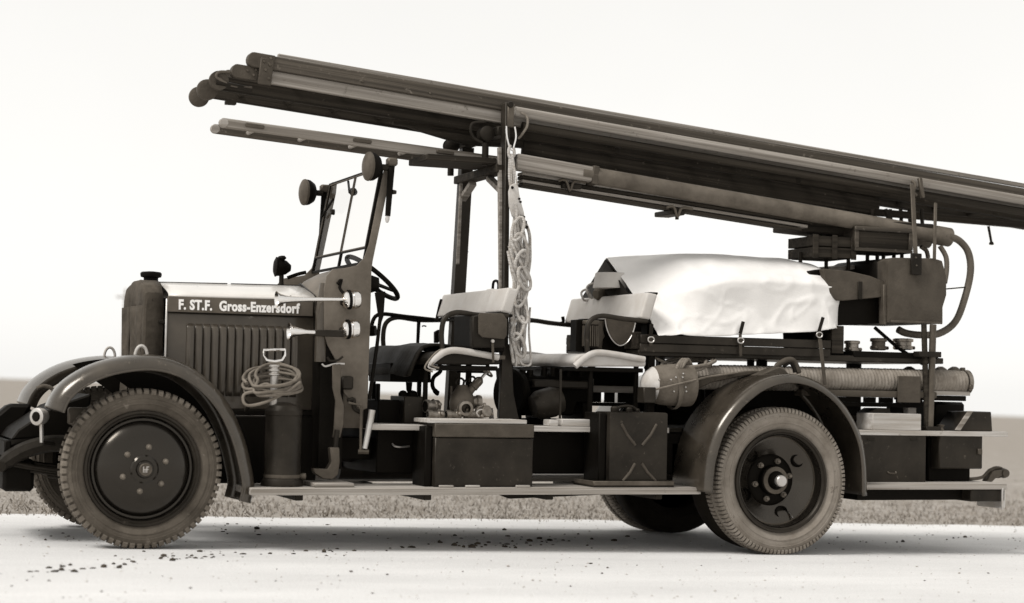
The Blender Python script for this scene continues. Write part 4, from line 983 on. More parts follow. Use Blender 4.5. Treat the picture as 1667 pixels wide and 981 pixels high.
# iron-shod heads of the sections
def head(p, d, Y, r, ext, material, bolts=True):
    c0 = p-d*ext; up_ = Vector((-d.z, 0, d.x))
    M = frame_x(Vector((c0.x, Y, c0.z)), Vector((p.x, Y, p.z)))
    prof = [(ext+.10, -r), (0, -r)]+[(-r*math.sin(a)*.8, -r*math.cos(a)) for a in [math.pi*i/8 for i in range(1, 8)]]+[(0, r), (ext+.10, r)]
    m = MB(); m.prism(prof, -.032, .032); hd_ = m.build('rail_head', material, EL, .005, M=M)
    if bolts:
        for bx_, bz in ((ext+.02, .012), (ext+.06, -.010), (ext+.07, .024)):
            MB().lathe([(.010, 0), (.008, .008), (0, .009)], Vector((bx_, -.033, bz)), (0, -1, 0), 8).build('bolt', 'iron_grey', hd_, M=M)
head(A[0], A[2], -.36, .046, .035, 'leather_mid'); head(A[0], A[2], .36, .046, .035, 'leather_mid')
head(B[0], B[2], -.33, .043, .045, 'leather_mid'); head(B[0], B[2], .33, .043, .045, 'leather_mid')
# binding plate round the two upper rails
pl = pt(433, 114, -.39)
M = frame_x(Vector((pl.x, -.39, pl.z)), Vector((pl.x, -.39, pl.z))+A[2])
MB().box(-.042, .042, -.008, .008, -.092, .075).build('binding_plate', 'leather_mid', EL, .005, M=M)
for bx_, bz in ((-.02, .05), (.02, .035), (-.005, .0), (.022, -.05)):
    MB().lathe([(.010, 0), (.008, .008), (0, .009)], Vector((bx_, -.0085, bz)), (0, -1, 0), 8).build('bolt', 'iron_grey', EL, M=M)
# pulley wheels between, and the rollers on the lowest section
c0 = pt(356, 131, -.30)
MB().lathe([(.022, -.02), (.058, -.02), (.06, -.014), (.048, 0), (.06, .014), (.058, .02), (.022, .02)], c0, (0, 1, 0), 32, loop=True).build('pulley', 'leather_mid', EL, angle=30)
MB().lathe([(0, -.024), (.02, -.024), (.02, .024), (0, .024)], c0, (0, 1, 0), 14).build('pulley_pin', 'iron_grey', EL, angle=30)
MB().tube(smooth_path([pt(410, 143, -.325), pt(380, 140, -.325), pt(360, 131, -.325), pt(352, 124, -.325), pt(358, 117, -.325), pt(375, 118, -.325), pt(388, 122, -.325)], 5), .010, 8).build('pulley_strap', 'iron_grey', EL)
MB().tube([pt(410, 146, -.32), pt(352, 133, -.32)], .016, 8).build('pulley_fork', 'iron', EL)
for sg in (-1, 1):
    c1 = pt(337, 146, -.20) if sg < 0 else pt(345, 143, -.2); c1 = Vector((c1.x, sg*.20, c1.z))
    MB().lathe([(0, -.03), (.045, -.03), (.064, -.02), (.066, 0), (.064, .02), (.045, .03), (0, .03)], c1, (0, 1, 0), 32).build('roller', 'leather_mid', EL, angle=40)
MB().box(pt(367, 166, -.28).x, pt(384, 168, -.28).x, -.30, -.25, pt(376, 170, -.28).z, pt(376, 164, -.28).z).build('stop_block', 'iron', EL, .002)
# thin guide batten lying on the top rail
g0, g1 = pt(452, 91, -.30), pt(XEND, line_at(XEND, (452, 91), (1667, 302)), -.30)
beam('guide_batten', g0, g1, .03, .03, 'wood_mid', EL, .004)
# round pole strapped along the near side from the rack to the tail
q0, q1 = pt(838, 181, -.415), pt(XEND, line_at(XEND, (838, 181), (1667, 326)), -.415)
M = frame_x(q0, q1); MB().tube([(0, 0, 0), ((q1-q0).length, 0, 0)], .033, 18).build('side_pole', 'wood_mid', EL, M=M, angle=60)
q0, q1 = pt(850, 205, -.39), pt(XEND, line_at(XEND, (850, 205), (1667, 345)), -.39)
M = frame_x(q0, q1); MB().tube([(0, 0, 0), ((q1-q0).length, 0, 0)], .028, 14).build('side_pole', 'wood_dark', EL, M=M, angle=60)
# bolts along the rails
for px in (590, 700, 1140, 1150, 1216, 1330, 1560):
    c0 = pt(px, line_at(px, (420, 103), (1667, 319)), -.384); MB().lathe([(.008, 0), (.006, .006), (0, .007)], c0, (0, -1, 0), 8).build('bolt', 'iron_grey', EL)
# lower keel boards and irons seen under the pack
for (pa, pb, Y, hh) in (((640, 196), (800, 222), -.10, .05), ((850, 240), (1430, 336), -.05, .13), ((1250, 318), (1420, 350), .10, .07)):
    beam('keel_board', pt(pa[0], pa[1], Y), pt(pb[0], pb[1], Y), .04, hh, 'wood_dark', EL, .004)
beam('keel_board', pt(1420, 345, -.1), pt(XEND, line_at(XEND, (1420, 345), (1667, 366)), -.1), .05, .05, 'wood_dark', EL, .004)
MB().prism([(pt(a_, c2, -.1).x, pt(a_, c2, -.1).z) for a_, c2 in ((640, 196), (680, 212), (760, 236), (850, 240), (850, 205))], -.12, -.06).build('keel_wedge', 'wood_dark', EL, .004)
MB().tube([pt(1609, 368, -.15), pt(1614, 395, -.15)], [.010, .009], 8).build('drop_bolt', 'iron', EL)
MB().lathe([(0, -.01), (.016, -.01), (.018, 0), (.012, .012), (0, .012)], pt(1614, 396, -.15), (0, 0, 1), 10).build('bolt_nut', 'iron', EL)
MB().tube([pt(1357, 338, -.05), pt(1352, 345, -.05)], .018, 8).build('lug', 'iron', EL)
for px in (1005, 1300):
    c0 = pt(px+420-420, line_at(px, (420, 150), (1667, 352)), -.31); MB().box(c0.x-.02, c0.x+.02, -.312, -.304, c0.z-.02, c0.z+.02).build('rail_plate', 'iron', EL, .003)

# ---- hook ladder slung underneath, in front
HL = empty('hook_ladder', pt(600, 240, -.1), 'slim light wooden hook ladder slung below the big ladder, jutting out over the windscreen', 'ladder')
ha, hb = (365, 200), (812, 262)
h0, h1 = pt(364, line_at(364, ha, hb), -.20), pt(840, line_at(840, ha, hb), -.20)
beam('rail', h0, h1, .035, .060, 'wood_hook', HL, .006)
k0, k1 = Vector((h0.x+.01, .10, h0.z)), Vector((h1.x, .10, h1.z))
beam('rail', k0, k1, .035, .060, 'wood_rail', HL, .006)
d = (h1-h0); ln = d.length; d.normalize(); s_ = .22
while s_ < ln-.05:
    c0 = h0+d*s_; MB().tube([(c0.x, -.215, c0.z), (c0.x, .115, c0.z)], .014, 8).build('rung', 'wood_light', HL); s_ += .34
for px in (415, 590, 725):
    c0 = pt(px, line_at(px, ha, hb)-2, -.222); M = frame_x(c0-d*.06, c0+d*.06)
    MB().box(0, .12, -.008, .008, -.012, .012).build('rung_plate', 'iron_grey', HL, .005, M=M)
for sg, p in ((1, h0), (1, k0)):
    MB().lathe([(0, -.02), (.026, -.02), (.03, -.015), (.03, .015), (.026, .02), (0, .02)], p-d*.0, (0, 1, 0), 16).build('rail_tip', 'wood_light', HL)

# ---- rear lower pack: plank, thick pipe and battens
SP = empty('suction_pipe', pt(1250, 330, -.38), 'thick straight grey suction pipe slung below the ladder towards the tail', 'pipe')
p0, p1 = pt(842, 264, -.40), pt(1545, 386, -.40)
M = frame_x(p0, p1); ln = (p1-p0).length
MB().tube([(.45, 0, 0), (ln*.5, 0, 0), (ln-.12, 0, 0), (ln-.11, 0, 0), (ln, 0, 0)], [.056, .058, .058, .068, .068], 24).build('pipe', 'hose_dark', SP, M=M, angle=50)
MB().lathe([(.040, 0), (.066, .001), (.066, -.01), (.04, -.01)], Vector((ln, 0, 0)), (1, 0, 0), 24, loop=True).build('pipe_rim', 'iron', SP, M=M)
MB().box(-.02, .52, -.05, .05, -.050, .052).build('wooden_sleeve', 'wood_mid', SP, .008, M=M)
MB().box(.515, .56, -.056, .056, -.064, .060).build('sleeve_band', 'leather_mid', SP, .006, M=M)
# second pipe next to it, on the far side
M2 = frame_x(Vector((p0.x+.3, -.22, p0.z-.05)), Vector((p1.x-.05, -.22, p1.z-.02)))
MB().tube([(0, 0, 0), (ln-.35, 0, 0)], .050, 18).build('pipe', 'hose_dark', SP, M=M2, angle=50)
# battens under the pipe
for k, (ya, yb, xa_, xb_) in enumerate(((301, 374, 846, 1300), (295, 369, 846, 1310), (289, 363, 846, 1318), (283, 358, 846, 1324))):
    bt = beam('long_batten', pt(xa_, ya, -.34+.012*k), pt(xb_, yb, -.34+.012*k), .09, .021, 'wood_mid' if k % 2 else 'wood_dark', None, .003)
    tag(bt, ['lowest', 'second lowest', 'second highest', 'highest'][k]+' of the thin wooden battens stacked right below the thick pipe', 'batten', 'battens slung below the pipe')
# iron clamps below the battens
for px, py, w in ((925, 303, .09), (1100, 346, .06)):
    c0 = pt(px, py, -.38)
    MB().box(c0.x-.05, c0.x+w, -.40, -.15, c0.z-.015, c0.z+.018).build('batten_clamp', 'iron', FE, .005)
    MB().tube(smooth_path([c0+Vector((-.08, -.02, .03)), c0+Vector((-.03, -.03, .035)), c0+Vector((.0, -.03, -.03)), c0+Vector((.03, -.03, .03)), c0+Vector((.11, -.03, .028))], 4), .009, 8).build('clamp_spring', 'iron_grey', FE)
    MB().tube([c0+Vector((.01, 0, 0)), c0+Vector((.01, 0, -.045))], .013, 8).build('clamp_bolt', 'iron', FE)

MB().bar(pt(1275, 366, -.16), pt(1470, 388, -.16), .30, .09).build('pipe_cradle', 'wood_dark', FE, .006)
# ---- hose bow at the tail
HB = ppath([(1462, 536), (1475, 542), (1500, 545), (1530, 542), (1556, 522), (1572, 480), (1580, 440), (1576, 410), (1562, 392), (1545, 384)], -.45, 6)
hbw = MB().tube(HB, .0255, 12).build('hose_bow', 'hose_dark', None, angle=60); tag(hbw, 'grey rubber hose bent in a big open bow behind the tail locker', 'hose')
HB2 = ppath([(1530, 400, -.40), (1540, 418, -.42), (1541, 440, -.46), (1538, 460, -.49)], -.4, 5)
hb2 = MB().tube(HB2, .018, 10).build('hose_stub', 'hose_dark', None, angle=60); tag(hb2, 'short dark hose bent down against the edge of the tail locker', 'hose')
hs3 = MB().tube(ppath([(1499, 401), (1508, 408), (1511, 420)], -.3, 5), .016, 10).build('hose_stub', 'hose_dark', None); tag(hs3, 'short black hose end between the flat upright bars above the tail locker', 'hose')
MB().tube([pt(1541, 470, -.5), pt(1575, 467, -.45)], .005, 6).build('hose_stay', 'iron', FE)

# ---- wooden crates hanging under the rear rack
def crate(nm, px0, py0, px1, py1, Y0, Y1, slats, label, material, tilt=0.):
    x0, x1, z0, z1 = rect(px0, py0, px1, py1, Y0); e = empty(nm, ((x0+x1)/2, (Y0+Y1)/2, z0), label, 'crate')
    h = (z1-z0)/slats
    for k in range(slats):
        MB().box(x0, x1, Y0, Y0+.018, z0+h*k+.004, z0+h*(k+1)-.004).build('slat', material, e, .003)
        MB().box(x0, x0+.018, Y0+.02, Y1-.02, z0+h*k+.004, z0+h*(k+1)-.004).build('slat', material, e, .003)
        MB().box(x0, x1, Y1-.018, Y1, z0+h*k+.004, z0+h*(k+1)-.004).build('slat', material, e, .003)
        MB().box(x1-.018, x1, Y0+.02, Y1-.02, z0+h*k+.004, z0+h*(k+1)-.004).build('slat', material, e, .003)
    for f in (.03, .5, .97):
        xx = x0+(x1-x0)*f; MB().box(xx-.02, xx+.02, Y0-.012, Y0-.0005, z0-.006, z1+.006).build('batten', material, e, .002)
    MB().box(x0+.02, x1-.02, Y0+.02, Y1-.02, z0, z0+.016).build('bottom', material, e)
    return e
crate('slatted_crate', 1325, 384, 1391, 420, -.42, -.06, 2, 'small dark slatted crate hanging under the pipe, left of the boarded box', 'wood_dark')
x0, x1, z0, z1 = rect(1392, 370, 1486, 410, -.46); e = empty('boarded_box', ((x0+x1)/2, -.2, z0), 'dark boarded box with a raised frame hanging between the pipe and the tail locker', 'box')
MB().box(x0, x1, -.45, -.1, z0, z1).build('box_body', 'wood_dark', e, .004)
for (a, b_, c0, d0) in ((x0, x1, z1-.03, z1), (x0, x1, z0, z0+.022), (x0, x0+.03, z0+.023, z1-.031), (x1-.03, x1, z0+.023, z1-.031)):
    MB().box(a, b_, -.464, -.4505, c0, d0).build('frame_strip', 'wood_rail', e, .003)
for px in (1303, 1345, 1381, 1412, 1428, 1438, 1455, 1468):
    c0 = pt(px, 425, -.25); MB().tube([(c0.x, -.25, pt(px, 410, -.25).z), (c0.x, -.25, pt(px, 440, -.25).z)], .014, 8).build('hanger_rod', 'iron', FE)

# ---- tarpaulin thrown over the load
def tarp():
    rows = []
    tab = [pt(a_, c2, -.10) for a_, c2 in ((988, 418), (1020, 415), (1060, 413), (1120, 413), (1180, 413), (1230, 416), (1270, 420), (1300, 427), (1325, 438), (1345, 452), (1358, 470))]
    def prof_z(x):
        for u_, v_ in zip(tab, tab[1:]):
            if x <= v_.x: return u_.z+(v_.z-u_.z)*max(0, (x-u_.x)/(v_.x-u_.x))
        return tab[-1].z
    xL, xRn = 3.335, pt(1349, 482, -.36).x
    n = 90; m = 70; sec = []
    for i in range(n+1):
        t = i/n
        x = xL-.05+(xRn-xL+.05)*t
        # height of the ridge and of the near hem along the load
        px = 1000+(1358-1000)*t
        hem = 545-10*max(0, (t-.35)/.65)
        ztop = prof_z(x); zh = pt(px, hem, -.63).z
        full = min(1, t*2.6)                       # tent shape in front, fuller behind
        endk = 1-max(0, (t-.90)/.10)**2.2*.35
        row = []
        for j in range(m+1):
            a = -1+2*j/m; s = abs(a); sg = -1 if a < 0 else 1
            # from ridge (s=0) over the shoulder (s~.45) to the hem (s=1)
            shoulder = .30+.22*full
            if s < .5:
                u = s/.5; yy = (.60*u**(1.0)); zz = ztop-(ztop-(zh+(ztop-zh)*(.42+.22*full)))*u**(1.0+1.3*full)
            else:
                u = (s-.5)/.5; yy = .60+.035*u-.02*math.sin(u*math.pi); z_s = zh+(ztop-zh)*(.42+.22*full); zz = z_s+(zh-z_s)*u
            # at the very front the cloth hangs like a tent: steep on the near side, flatter on the far one
            k = max(0, 1-t*3.2); k = k*k*(3-2*k)
            if sg < 0: yt, zt_ = .62*s, ztop-(ztop-zh)*s
            else: yt, zt_ = (.62*min(1, s*2), ztop-(ztop-1.60)*s*2 if s < .5 else 1.60-(1.60-zh)*(s-.5)*2)
            yy += (yt-yy)*k; zz += (zt_-zz)*k
            yy *= (.55+.45*endk) if endk < 1 else 1
            w = .016*noise.noise(Vector((x*2.2, yy*sg*2.5, zz*3.2)))+.008*noise.noise(Vector((x*6, yy*sg*6+zz*4, zz*7+3)))
            cr_ = noise.noise(Vector((x*3.1+zz*2.2, yy*sg*3, zz*5.5-x*1.5))); w += .009*(1-min(1, abs(cr_)*9))*(.25+.75*s)-.004
            cr_ = noise.noise(Vector((x*5.7-zz*3.4, yy*sg*4+9, zz*6))); w += .008*(1-min(1, abs(cr_)*12))*s
            w *= (1-.8*k) if s < .35 else 1
            w += .013*math.sin(x*9+zz*11+2*noise.noise(Vector((x*2, zz*3, 1))))*max(0, (s-.5))*1.2
            row.append(Vector((x+(.03*math.sin(zz*8) if t > .9 else 0)+.10*min(1, s*1.6)*max(0, 1-t*6), (yy+w)*sg if s > .04 else yy*sg, zz+.5*w+(.012*noise.noise(Vector((x*5, sg*2, 8))) if s > .97 else 0))))
        rows.append(row)
    # gather the rear end
    last = rows[-1]; c = sum(last, Vector())/len(last)
    for k, f in enumerate((.7, .35, .02)):
        rows.append([Vector((p.x+.03*(1-f)+.02*(k+1)*.5, c.y+(p.y-c.y)*f, c.z-.03+(p.z-c.z+.03)*f)) for p in last])
    return rows
TR = MB().grid(tarp()).build('tarpaulin', 'tarp', None, M=Matrix(), angle=80, solid=.006, sub=1)
tag(TR, 'white canvas tarpaulin over the load behind the rear bench, open in front', 'tarpaulin')
# straps holding the tarpaulin down
def strap(px0, py0, px1, py1, py2, nm, lb):
    e = empty(nm, pt(px1, py2, -.64), lb, 'strap', 'straps holding down the tarpaulin')
    a, b_, c0 = pt(px0, py0, -.665), pt(px1, py1, -.655), pt(px1+1, py2, -.645)
    MB().bar(a, b_, .006, .026, Vector((1, 0, 0))).build('strap_band', 'leather_dark', e, .002)
    MB().bar(b_, c0, .006, .022, Vector((1, 0, 0))).build('strap_tail', 'leather_mid', e, .002)
    bz = b_.lerp(c0, .3); f = MB()
    MB().tube([bz+Vector((.022*math.cos(a_), -.006, .018*math.sin(a_))) for a_ in [2*math.pi*i/12 for i in range(12)]], .005, 6, closed=True).build('buckle', 'steel', e)
strap(1061, 527, 1059, 548, 563, 'tarp_strap', 'leftmost dark strap with buckle on the tarpaulin, next to the rear bench')
strap(1210, 523, 1205, 543, 580, 'tarp_strap', 'middle dark strap with buckle on the tarpaulin edge')
strap(1340, 516, 1333, 540, 556, 'tarp_strap', 'rightmost dark strap with buckle at the rear end of the tarpaulin')
ls_ = MB().bar(pt(1335, 552, -.67), pt(1343, 626, -.70), .006, .028, Vector((1, 0, 0))).build('long_strap', 'leather_mid', None, .002); tag(ls_, 'long loose leather strap hanging from the platform over the ribbed hose', 'strap')
ih = MB().add([(3.282, .01, 1.852), (3.335, -.31, 1.575), (3.395, -.30, 1.40), (3.395, .55, 1.40), (3.343, .585, 1.585)], [(0, 1, 2, 3, 4)]).build('shade_infill', 'leather_dark', None, solid=.008); tag(ih, 'black oilcloth added for the shade inside the pointed front opening of the white tarpaulin', 'infill')  # added dark sheet: the shade under the open cloth, put in as colour
# what shows in the opening: pale tub, black case, coils
x0 = pt(1000, 470, -.2)
MB_ = MB().lathe([(0, 0), (.128, 0), (.112, .10), (.107, .105), (0, .105)], (3.31, -.04, pt(1007, 470, -.02).z), (0, 0, 1), 32).build('pale_tub', 'leatherette', None, angle=30); tag(MB_, 'pale round tub standing in the open front of the tarpaulin', 'tub')
ch_ = MB().box(3.42, 3.8, -.40, .48, zt0+.0, pt(1000, 474, -.3).z).build('black_chest', 'paint_black', None, .01); tag(ch_, 'black chest under the tarpaulin carrying the pale tub', 'chest')
for k, (px, py, Y, r_, lb) in enumerate(((965, 473, .20, .045, 'looped light cord end at the left corner of the tarpaulin opening'), (954, 480, .32, .035, 'small light cord loop lying behind the top of the rear bench backrest, far left'))):
    c0 = pt(px, py, Y)
    cc = MB().tube([c0+Vector((r_*math.cos(a), .01*math.sin(3*a), r_*1.1*math.sin(a))) for a in [2*math.pi*i/20 for i in range(20)]], .008, 8, closed=True).build('cord_loop', 'rope', None); tag(cc, lb, 'cord')
for (px, py, Y, r_, lb) in ((985, 482, -.05, .05, 'dark round valve body beside the pale tub'),):
    vb = MB().lathe([(0, -.05), (.03, -.05), (.05, -.02), (.05, .02), (.03, .05), (0, .05)], Vector((3.31, .14, 1.625)), (1, .3, .2), 20).build('valve_body', 'iron_grey', None, angle=40); tag(vb, lb, 'valve')
# ---- things standing behind / under the rear backrest
e = empty('ribbed_canister', pt(960, 566, -.52), 'dark ribbed upright canister under the left half of the rear backrest', 'canister')
c0 = pt(961, 566, -.52); hh = pt(961, 522, -.52).z-c0.z
MB().cyl(c0, c0+Vector((0, 0, hh)), .050, n=24).build('canister_body', 'paint_black', e)
for k in range(22):
    a = 2*math.pi*k/22; MB().tube([c0+Vector((.051*math.cos(a), .051*math.sin(a), .01)), c0+Vector((.051*math.cos(a), .051*math.sin(a), hh*.82))], .0045, 6).build('rib', 'iron_grey', e)
MB().lathe([(.052, 0), (.056, .006), (.056, .022), (.052, .028)], c0+Vector((0, 0, hh*.86)), (0, 0, 1), 24, loop=True).build('canister_band', 'iron_grey', e)
bp0 = pbox('back_panel', 938, 520, 950, 572, -.50, -.40, 'paint_black', FE, .004)
pbox('back_panel', 950, 520, 1044, 574, -.40, -.30, 'paint_black', FE, .004)
bl = [(985, 518), (988, 535), (996, 552), (1008, 562), (1020, 558), (1029, 545), (1034, 528), (1035, 518)]
sb = MB().prism([(pt(a, c_, -.50).x, pt(a, c_, -.50).z) for a, c_ in bl], -.505, -.493).build('shovel_blade', 'leather_mid', None, .003); tag(sb, 'round-pointed shovel blade hanging under the right half of the rear backrest', 'shovel')
rm_ = smooth_path([pt(a, c_, -.508) for a, c_ in bl], 4)
MB().tube(rm_, .004, 6).build('blade_edge', 'steel', sb)
sk = MB(); rows = []
for i in range(10):
    t = i/9; rows.append([Vector((pt(975, 540, -.47).x+.04*math.cos(a)*(1-.4*t)+.02*noise.noise(Vector((i*.5, a, 2))), -.46+.03*math.sin(a), pt(975, 522+45*t, -.47).z)) for a in [2*math.pi*j/12 for j in range(13)]])
skk = MB().grid(rows).build('cloth_bundle', 'leather_mid', None, angle=70); tag(skk, 'wrinkled cloth hanging between the ribbed canister and the shovel blade', 'cloth')

# ---- rope hank hanging from the rack
RH = empty('rope_hank', pt(845, 590, -.53), 'long light rope hank with a pulley hanging from the front rack post', 'rope')
yk = -.53
MB().tube(smooth_path([pt(824, 205, yk), pt(825, 222, yk), pt(829, 238, yk), pt(834, 244, yk), pt(837, 236, yk), pt(840, 222, yk), pt(838, 206, yk)], 5), .0065, 8).build('snap_hook', 'chrome', RH)
MB().tube(smooth_path([pt(831, 236, yk), pt(828, 245, yk), pt(830, 256, yk), pt(837, 252, yk), pt(836, 240, yk)], 5), .010, 8).build('knot', 'rope', RH)
for dx in (-3, 0, 4): MB().tube(smooth_path([pt(832+dx*.6, 250, yk-.01*dx/4), pt(832+dx, 285, yk), pt(834+dx*.7, 310, yk)], 4), .0085, 8).build('strand', 'rope', RH)
MB().tube(smooth_path([pt(835, 255, yk), pt(840, 290, yk-.02), pt(846, 330, yk-.02), pt(850, 365, yk-.02)], 4), .006, 8).build('strand', 'rope', RH)
# wooden block with its sheave
blk = [(826, 312), (829, 302), (836, 298), (841, 304), (843, 320), (850, 345), (852, 358), (842, 362), (832, 352), (827, 335)]
bk = MB().prism([(pt(a, c_, yk).x, pt(a, c_, yk).z) for a, c_ in blk], yk-.035, yk-.005).build('pulley_block', 'seat_white', RH, .008, segs=2)
MB().lathe([(0, 0), (.010, 0), (.008, .008), (0, .009)], pt(834, 305, yk-.035), (0, -1, 0), 10).build('block_pin', 'paint_black', RH)
for px, py in ((842, 324), (844, 329)): MB().box(pt(px, py, yk).x-.007, pt(px, py, yk).x+.007, yk-.041, yk-.034, pt(px, py, yk).z-.006, pt(px, py, yk).z+.006).build('block_slot', 'paint_black', RH)
random.seed(11)
for k in range(12):
    f = k/11.; ph = random.uniform(0, 6.28); top = random.uniform(330, 352); bot = random.choice([540, 556, 565, 575, 583, 590]); r_ = .0105
    xo = (f-.5)
    pth = []
    for i in range(23):
        t = i/22; py = top+(bot-top)*t
        # bundle: swells, gathers at the twist near y=465, swells and narrows again
        wdt = 17*math.sin(min(1, t*4)*math.pi/2)*(1-.3*math.exp(-((py-462)/22)**2))*(1-.35*max(0, (t-.75)/.25))
        cx = 842+4*math.sin((py-360)/42.)+ (5 if py > 400 else 0)*min(1, (py-400)/60)-3*max(0, (py-520)/60)
        crossing = math.sin((py-370)/55.*1.3+ph)*.55
        pth.append(pt(cx+wdt*(xo*1.5+crossing*.6), py, yk-.02-.045*math.cos(ph+(py-340)/48.)))
    MB().tube(smooth_path(pth, 2), r_, 7).build('strand', 'rope', RH)
for (pa, pb, pc) in (((829, 400), (838, 430), (858, 462)), ((827, 408), (834, 440), (852, 470)), ((833, 396), (846, 424), (862, 455))):
    MB().tube(smooth_path([pt(*pa, yk-.075), pt(*pb, yk-.085), pt(*pc, yk-.07)], 6), .0105, 8).build('wrap', 'rope', RH)
MB().tube(smooth_path([pt(836, 540, yk-.06), pt(838, 560, yk-.06), pt(845, 580, yk-.06), pt(850, 592, yk-.06), pt(862, 594, yk-.06), pt(864, 580, yk-.06), pt(861, 540, yk-.06), pt(863, 500, yk-.06)], 5), .007, 7).build('tail_loop', 'rope', RH)
for (a, c_) in (((829, 548), (848, 600)), ((833, 545), (843, 603)), ((838, 550), (851, 597))):
    MB().tube(smooth_path([pt(a[0], a[1], yk-.05), pt((a[0]+c_[0])/2+3, (a[1]+c_[1])/2, yk-.06), pt(c_[0]-3, c_[1]-8, yk-.05)], 5), .008, 7).build('tail_end', 'rope', RH)
for k in range(8):
    py = 372+27*k; cx = 844+4*math.sin((py-360)/42.)+(5 if py > 400 else 0)*min(1, max(0, (py-400)/60))-3*max(0, (py-520)/60); sg = 1 if k % 2 else -1
    ring = [pt(cx+sg*2+9*math.cos(a)+sg*5*math.sin(a), py+19*math.sin(a), yk-.085-.018*math.cos(a+k)) for a in [2*math.pi*i/18 for i in range(18)]]
    MB().tube(ring, .0105, 8, closed=True).build('braid_loop', 'rope', RH)
for px, py in ((851, 352), (854, 360), (856, 368)):
    MB().tube([pt(px-4, py, yk-.05), pt(px+3, py+2, yk-.05)], .011, 8).build('leather_whip', 'leather_dark', RH)

# ---- satchel and dark coat on the front bench
e = empty('leather_satchel', pt(800, 556, -.66), 'dark leather satchel with rounded flap hanging at the near end of the front bench', 'satchel')
fp = [(778, 512), (781, 509), (818, 510), (825, 520), (824, 546), (820, 552), (784, 549), (778, 543)]
MB().prism([(pt(a, c_, -.70).x, pt(a, c_, -.70).z) for a, c_ in fp], -.715, -.695).build('flap', 'leather_mid', e, .008, segs=2)
MB().prism([(pt(a, c_, -.69).x, pt(a, c_, -.69).z) for a, c_ in ((769, 514), (780, 512), (822, 512), (822, 566), (769, 566))], -.694, -.63).build('pouch', 'leather_dark', e, .008)
MB().bar(pt(802, 553, -.71), pt(803, 590, -.70), .006, .016, Vector((1, 0, 0))).build('closing_strap', 'leather_mid', e, .002)
MB().lathe([(0, 0), (.012, 0), (.01, .008), (0, .009)], pt(802, 555, -.715), (0, -1, 0), 12).build('stud', 'steel', e)
rows = []
x0 = pt(690, 565, -.60).x
for i in range(16):
    t = i/15; x = x0-.06+.42*t; rows.append([Vector((x+.01*noise.noise(Vector((y*5, t*3, 1))), y, 1.195+.028*math.sin(t*3)+.02*noise.noise(Vector((x*6, y*5, 2)))+(-.16*(1-t/.2)**1.5 if t < .2 else 0))) for y in [-.50+1.12*j/22 for j in range(23)]])
ct = MB().grid(rows).build('dark_blanket', 'leather_dark', None, angle=80, solid=.02); tag(ct, 'dark folded blanket lying along the front bench seat behind the steering wheel', 'blanket')

# ---- tools standing on the deck under the front bench
def thing_box(nm, px0, py0, px1, Y0, Y1, material, label, cat, bev=.005, zb_=None):
    x0, x1, _, z1 = rect(px0, py0, px1, 684, Y0); o = MB().box(x0, x1, Y0, Y1, (zd+.001) if zb_ is None else zb_, z1).build(nm, material, None, bev); return tag(o, label, cat)
tb = thing_box('tool_box', 658, 645, 690, -.45, -.15, 'paint_dark', 'dark square tool box standing on the deck below the front bench', 'tool box')
thing_box('low_case', 615, 651, 657, -.35, .05, 'paint_black', 'low black case standing on the deck left of the square tool box', 'case')
thing_box('upright_plate', 614, 624, 619, -.30, -.25, 'paint_black', 'narrow upright black plate standing on the deck beside the grab rod', 'plate')
for (px, r_, lb) in ((652, .03, 'left of two round black lids on the square tool box'), (667, .036, 'right of two round black lids on the square tool box')):
    l_ = MB().lathe([(0, 0), (r_, 0), (r_, .02), (r_*.6, .035), (0, .04)], pt(px+4, 645, -.3)+Vector((0, 0, .0)), (0, 0, 1), 18).build('round_lid', 'paint_black', None); tag(l_, lb, 'lid')
# standpipe head with its wheel valve
SPH = empty('standpipe_head', pt(755, 683, -.50), 'brass standpipe head with slanting valve and handwheel standing on the deck', 'standpipe')
yv = -.52
c0 = pt(752, 655, yv)
MB().lathe([(0, -.09), (.05, -.085), (.075, -.05), (.08, 0), (.07, .05), (.045, .085), (.03, .11), (0, .112)], c0, (0, 0, 1), 28).build('valve_bulb', 'iron_grey', SPH, angle=50)
MB().lathe([(.030, 0), (.046, .002), (.05, .012), (.05, .03), (.042, .036), (.040, .07), (.0, .07)], pt(748, 664, yv)+Vector((0, -.125, 0)), (.1, 1, .0), 28, caps=(0, 1)).build('outlet', 'brass', SPH, angle=30)
MB().lathe([(.030, 0), (.044, .0), (.048, .012), (.048, .028), (.042, .034), (.036, .09), (0, .09)], pt(783, 655, yv), (-1, .1, 0), 24).build('outlet', 'brass', SPH, angle=30)
a, b_ = pt(758, 644, yv), pt(781, 618, yv)
MB().tube([a, a.lerp(b_, .5), a.lerp(b_, .52), b_, b_.lerp(a, -.12)], [.030, .024, .030, .028, .012], 18).build('valve_neck', 'iron_grey', SPH, angle=30)
MB().lathe([(.028, -.01), (.030, 0), (.030, .02), (.026, .026)], a.lerp(b_, .8), b_-a, 6, loop=True).build('gland_nut', 'brass', SPH, angle=20)
d_ = (b_-a).normalized(); w0 = b_+d_*.07; e1 = d_.orthogonal().normalized(); e2 = d_.cross(e1)
MB().tube([b_, w0], .009, 8).build('spindle', 'steel', SPH)
hwheel = MB().tube([w0+(e1*math.cos(q)+e2*math.sin(q))*.042 for q in [2*math.pi*i/22 for i in range(22)]], .007, 8, closed=True).build('handwheel', 'brass', SPH)
for k in range(3):
    q = 2*math.pi*k/3; MB().tube([w0, w0+(e1*math.cos(q)+e2*math.sin(q))*.042], .005, 6).build('spoke', 'brass', hwheel)
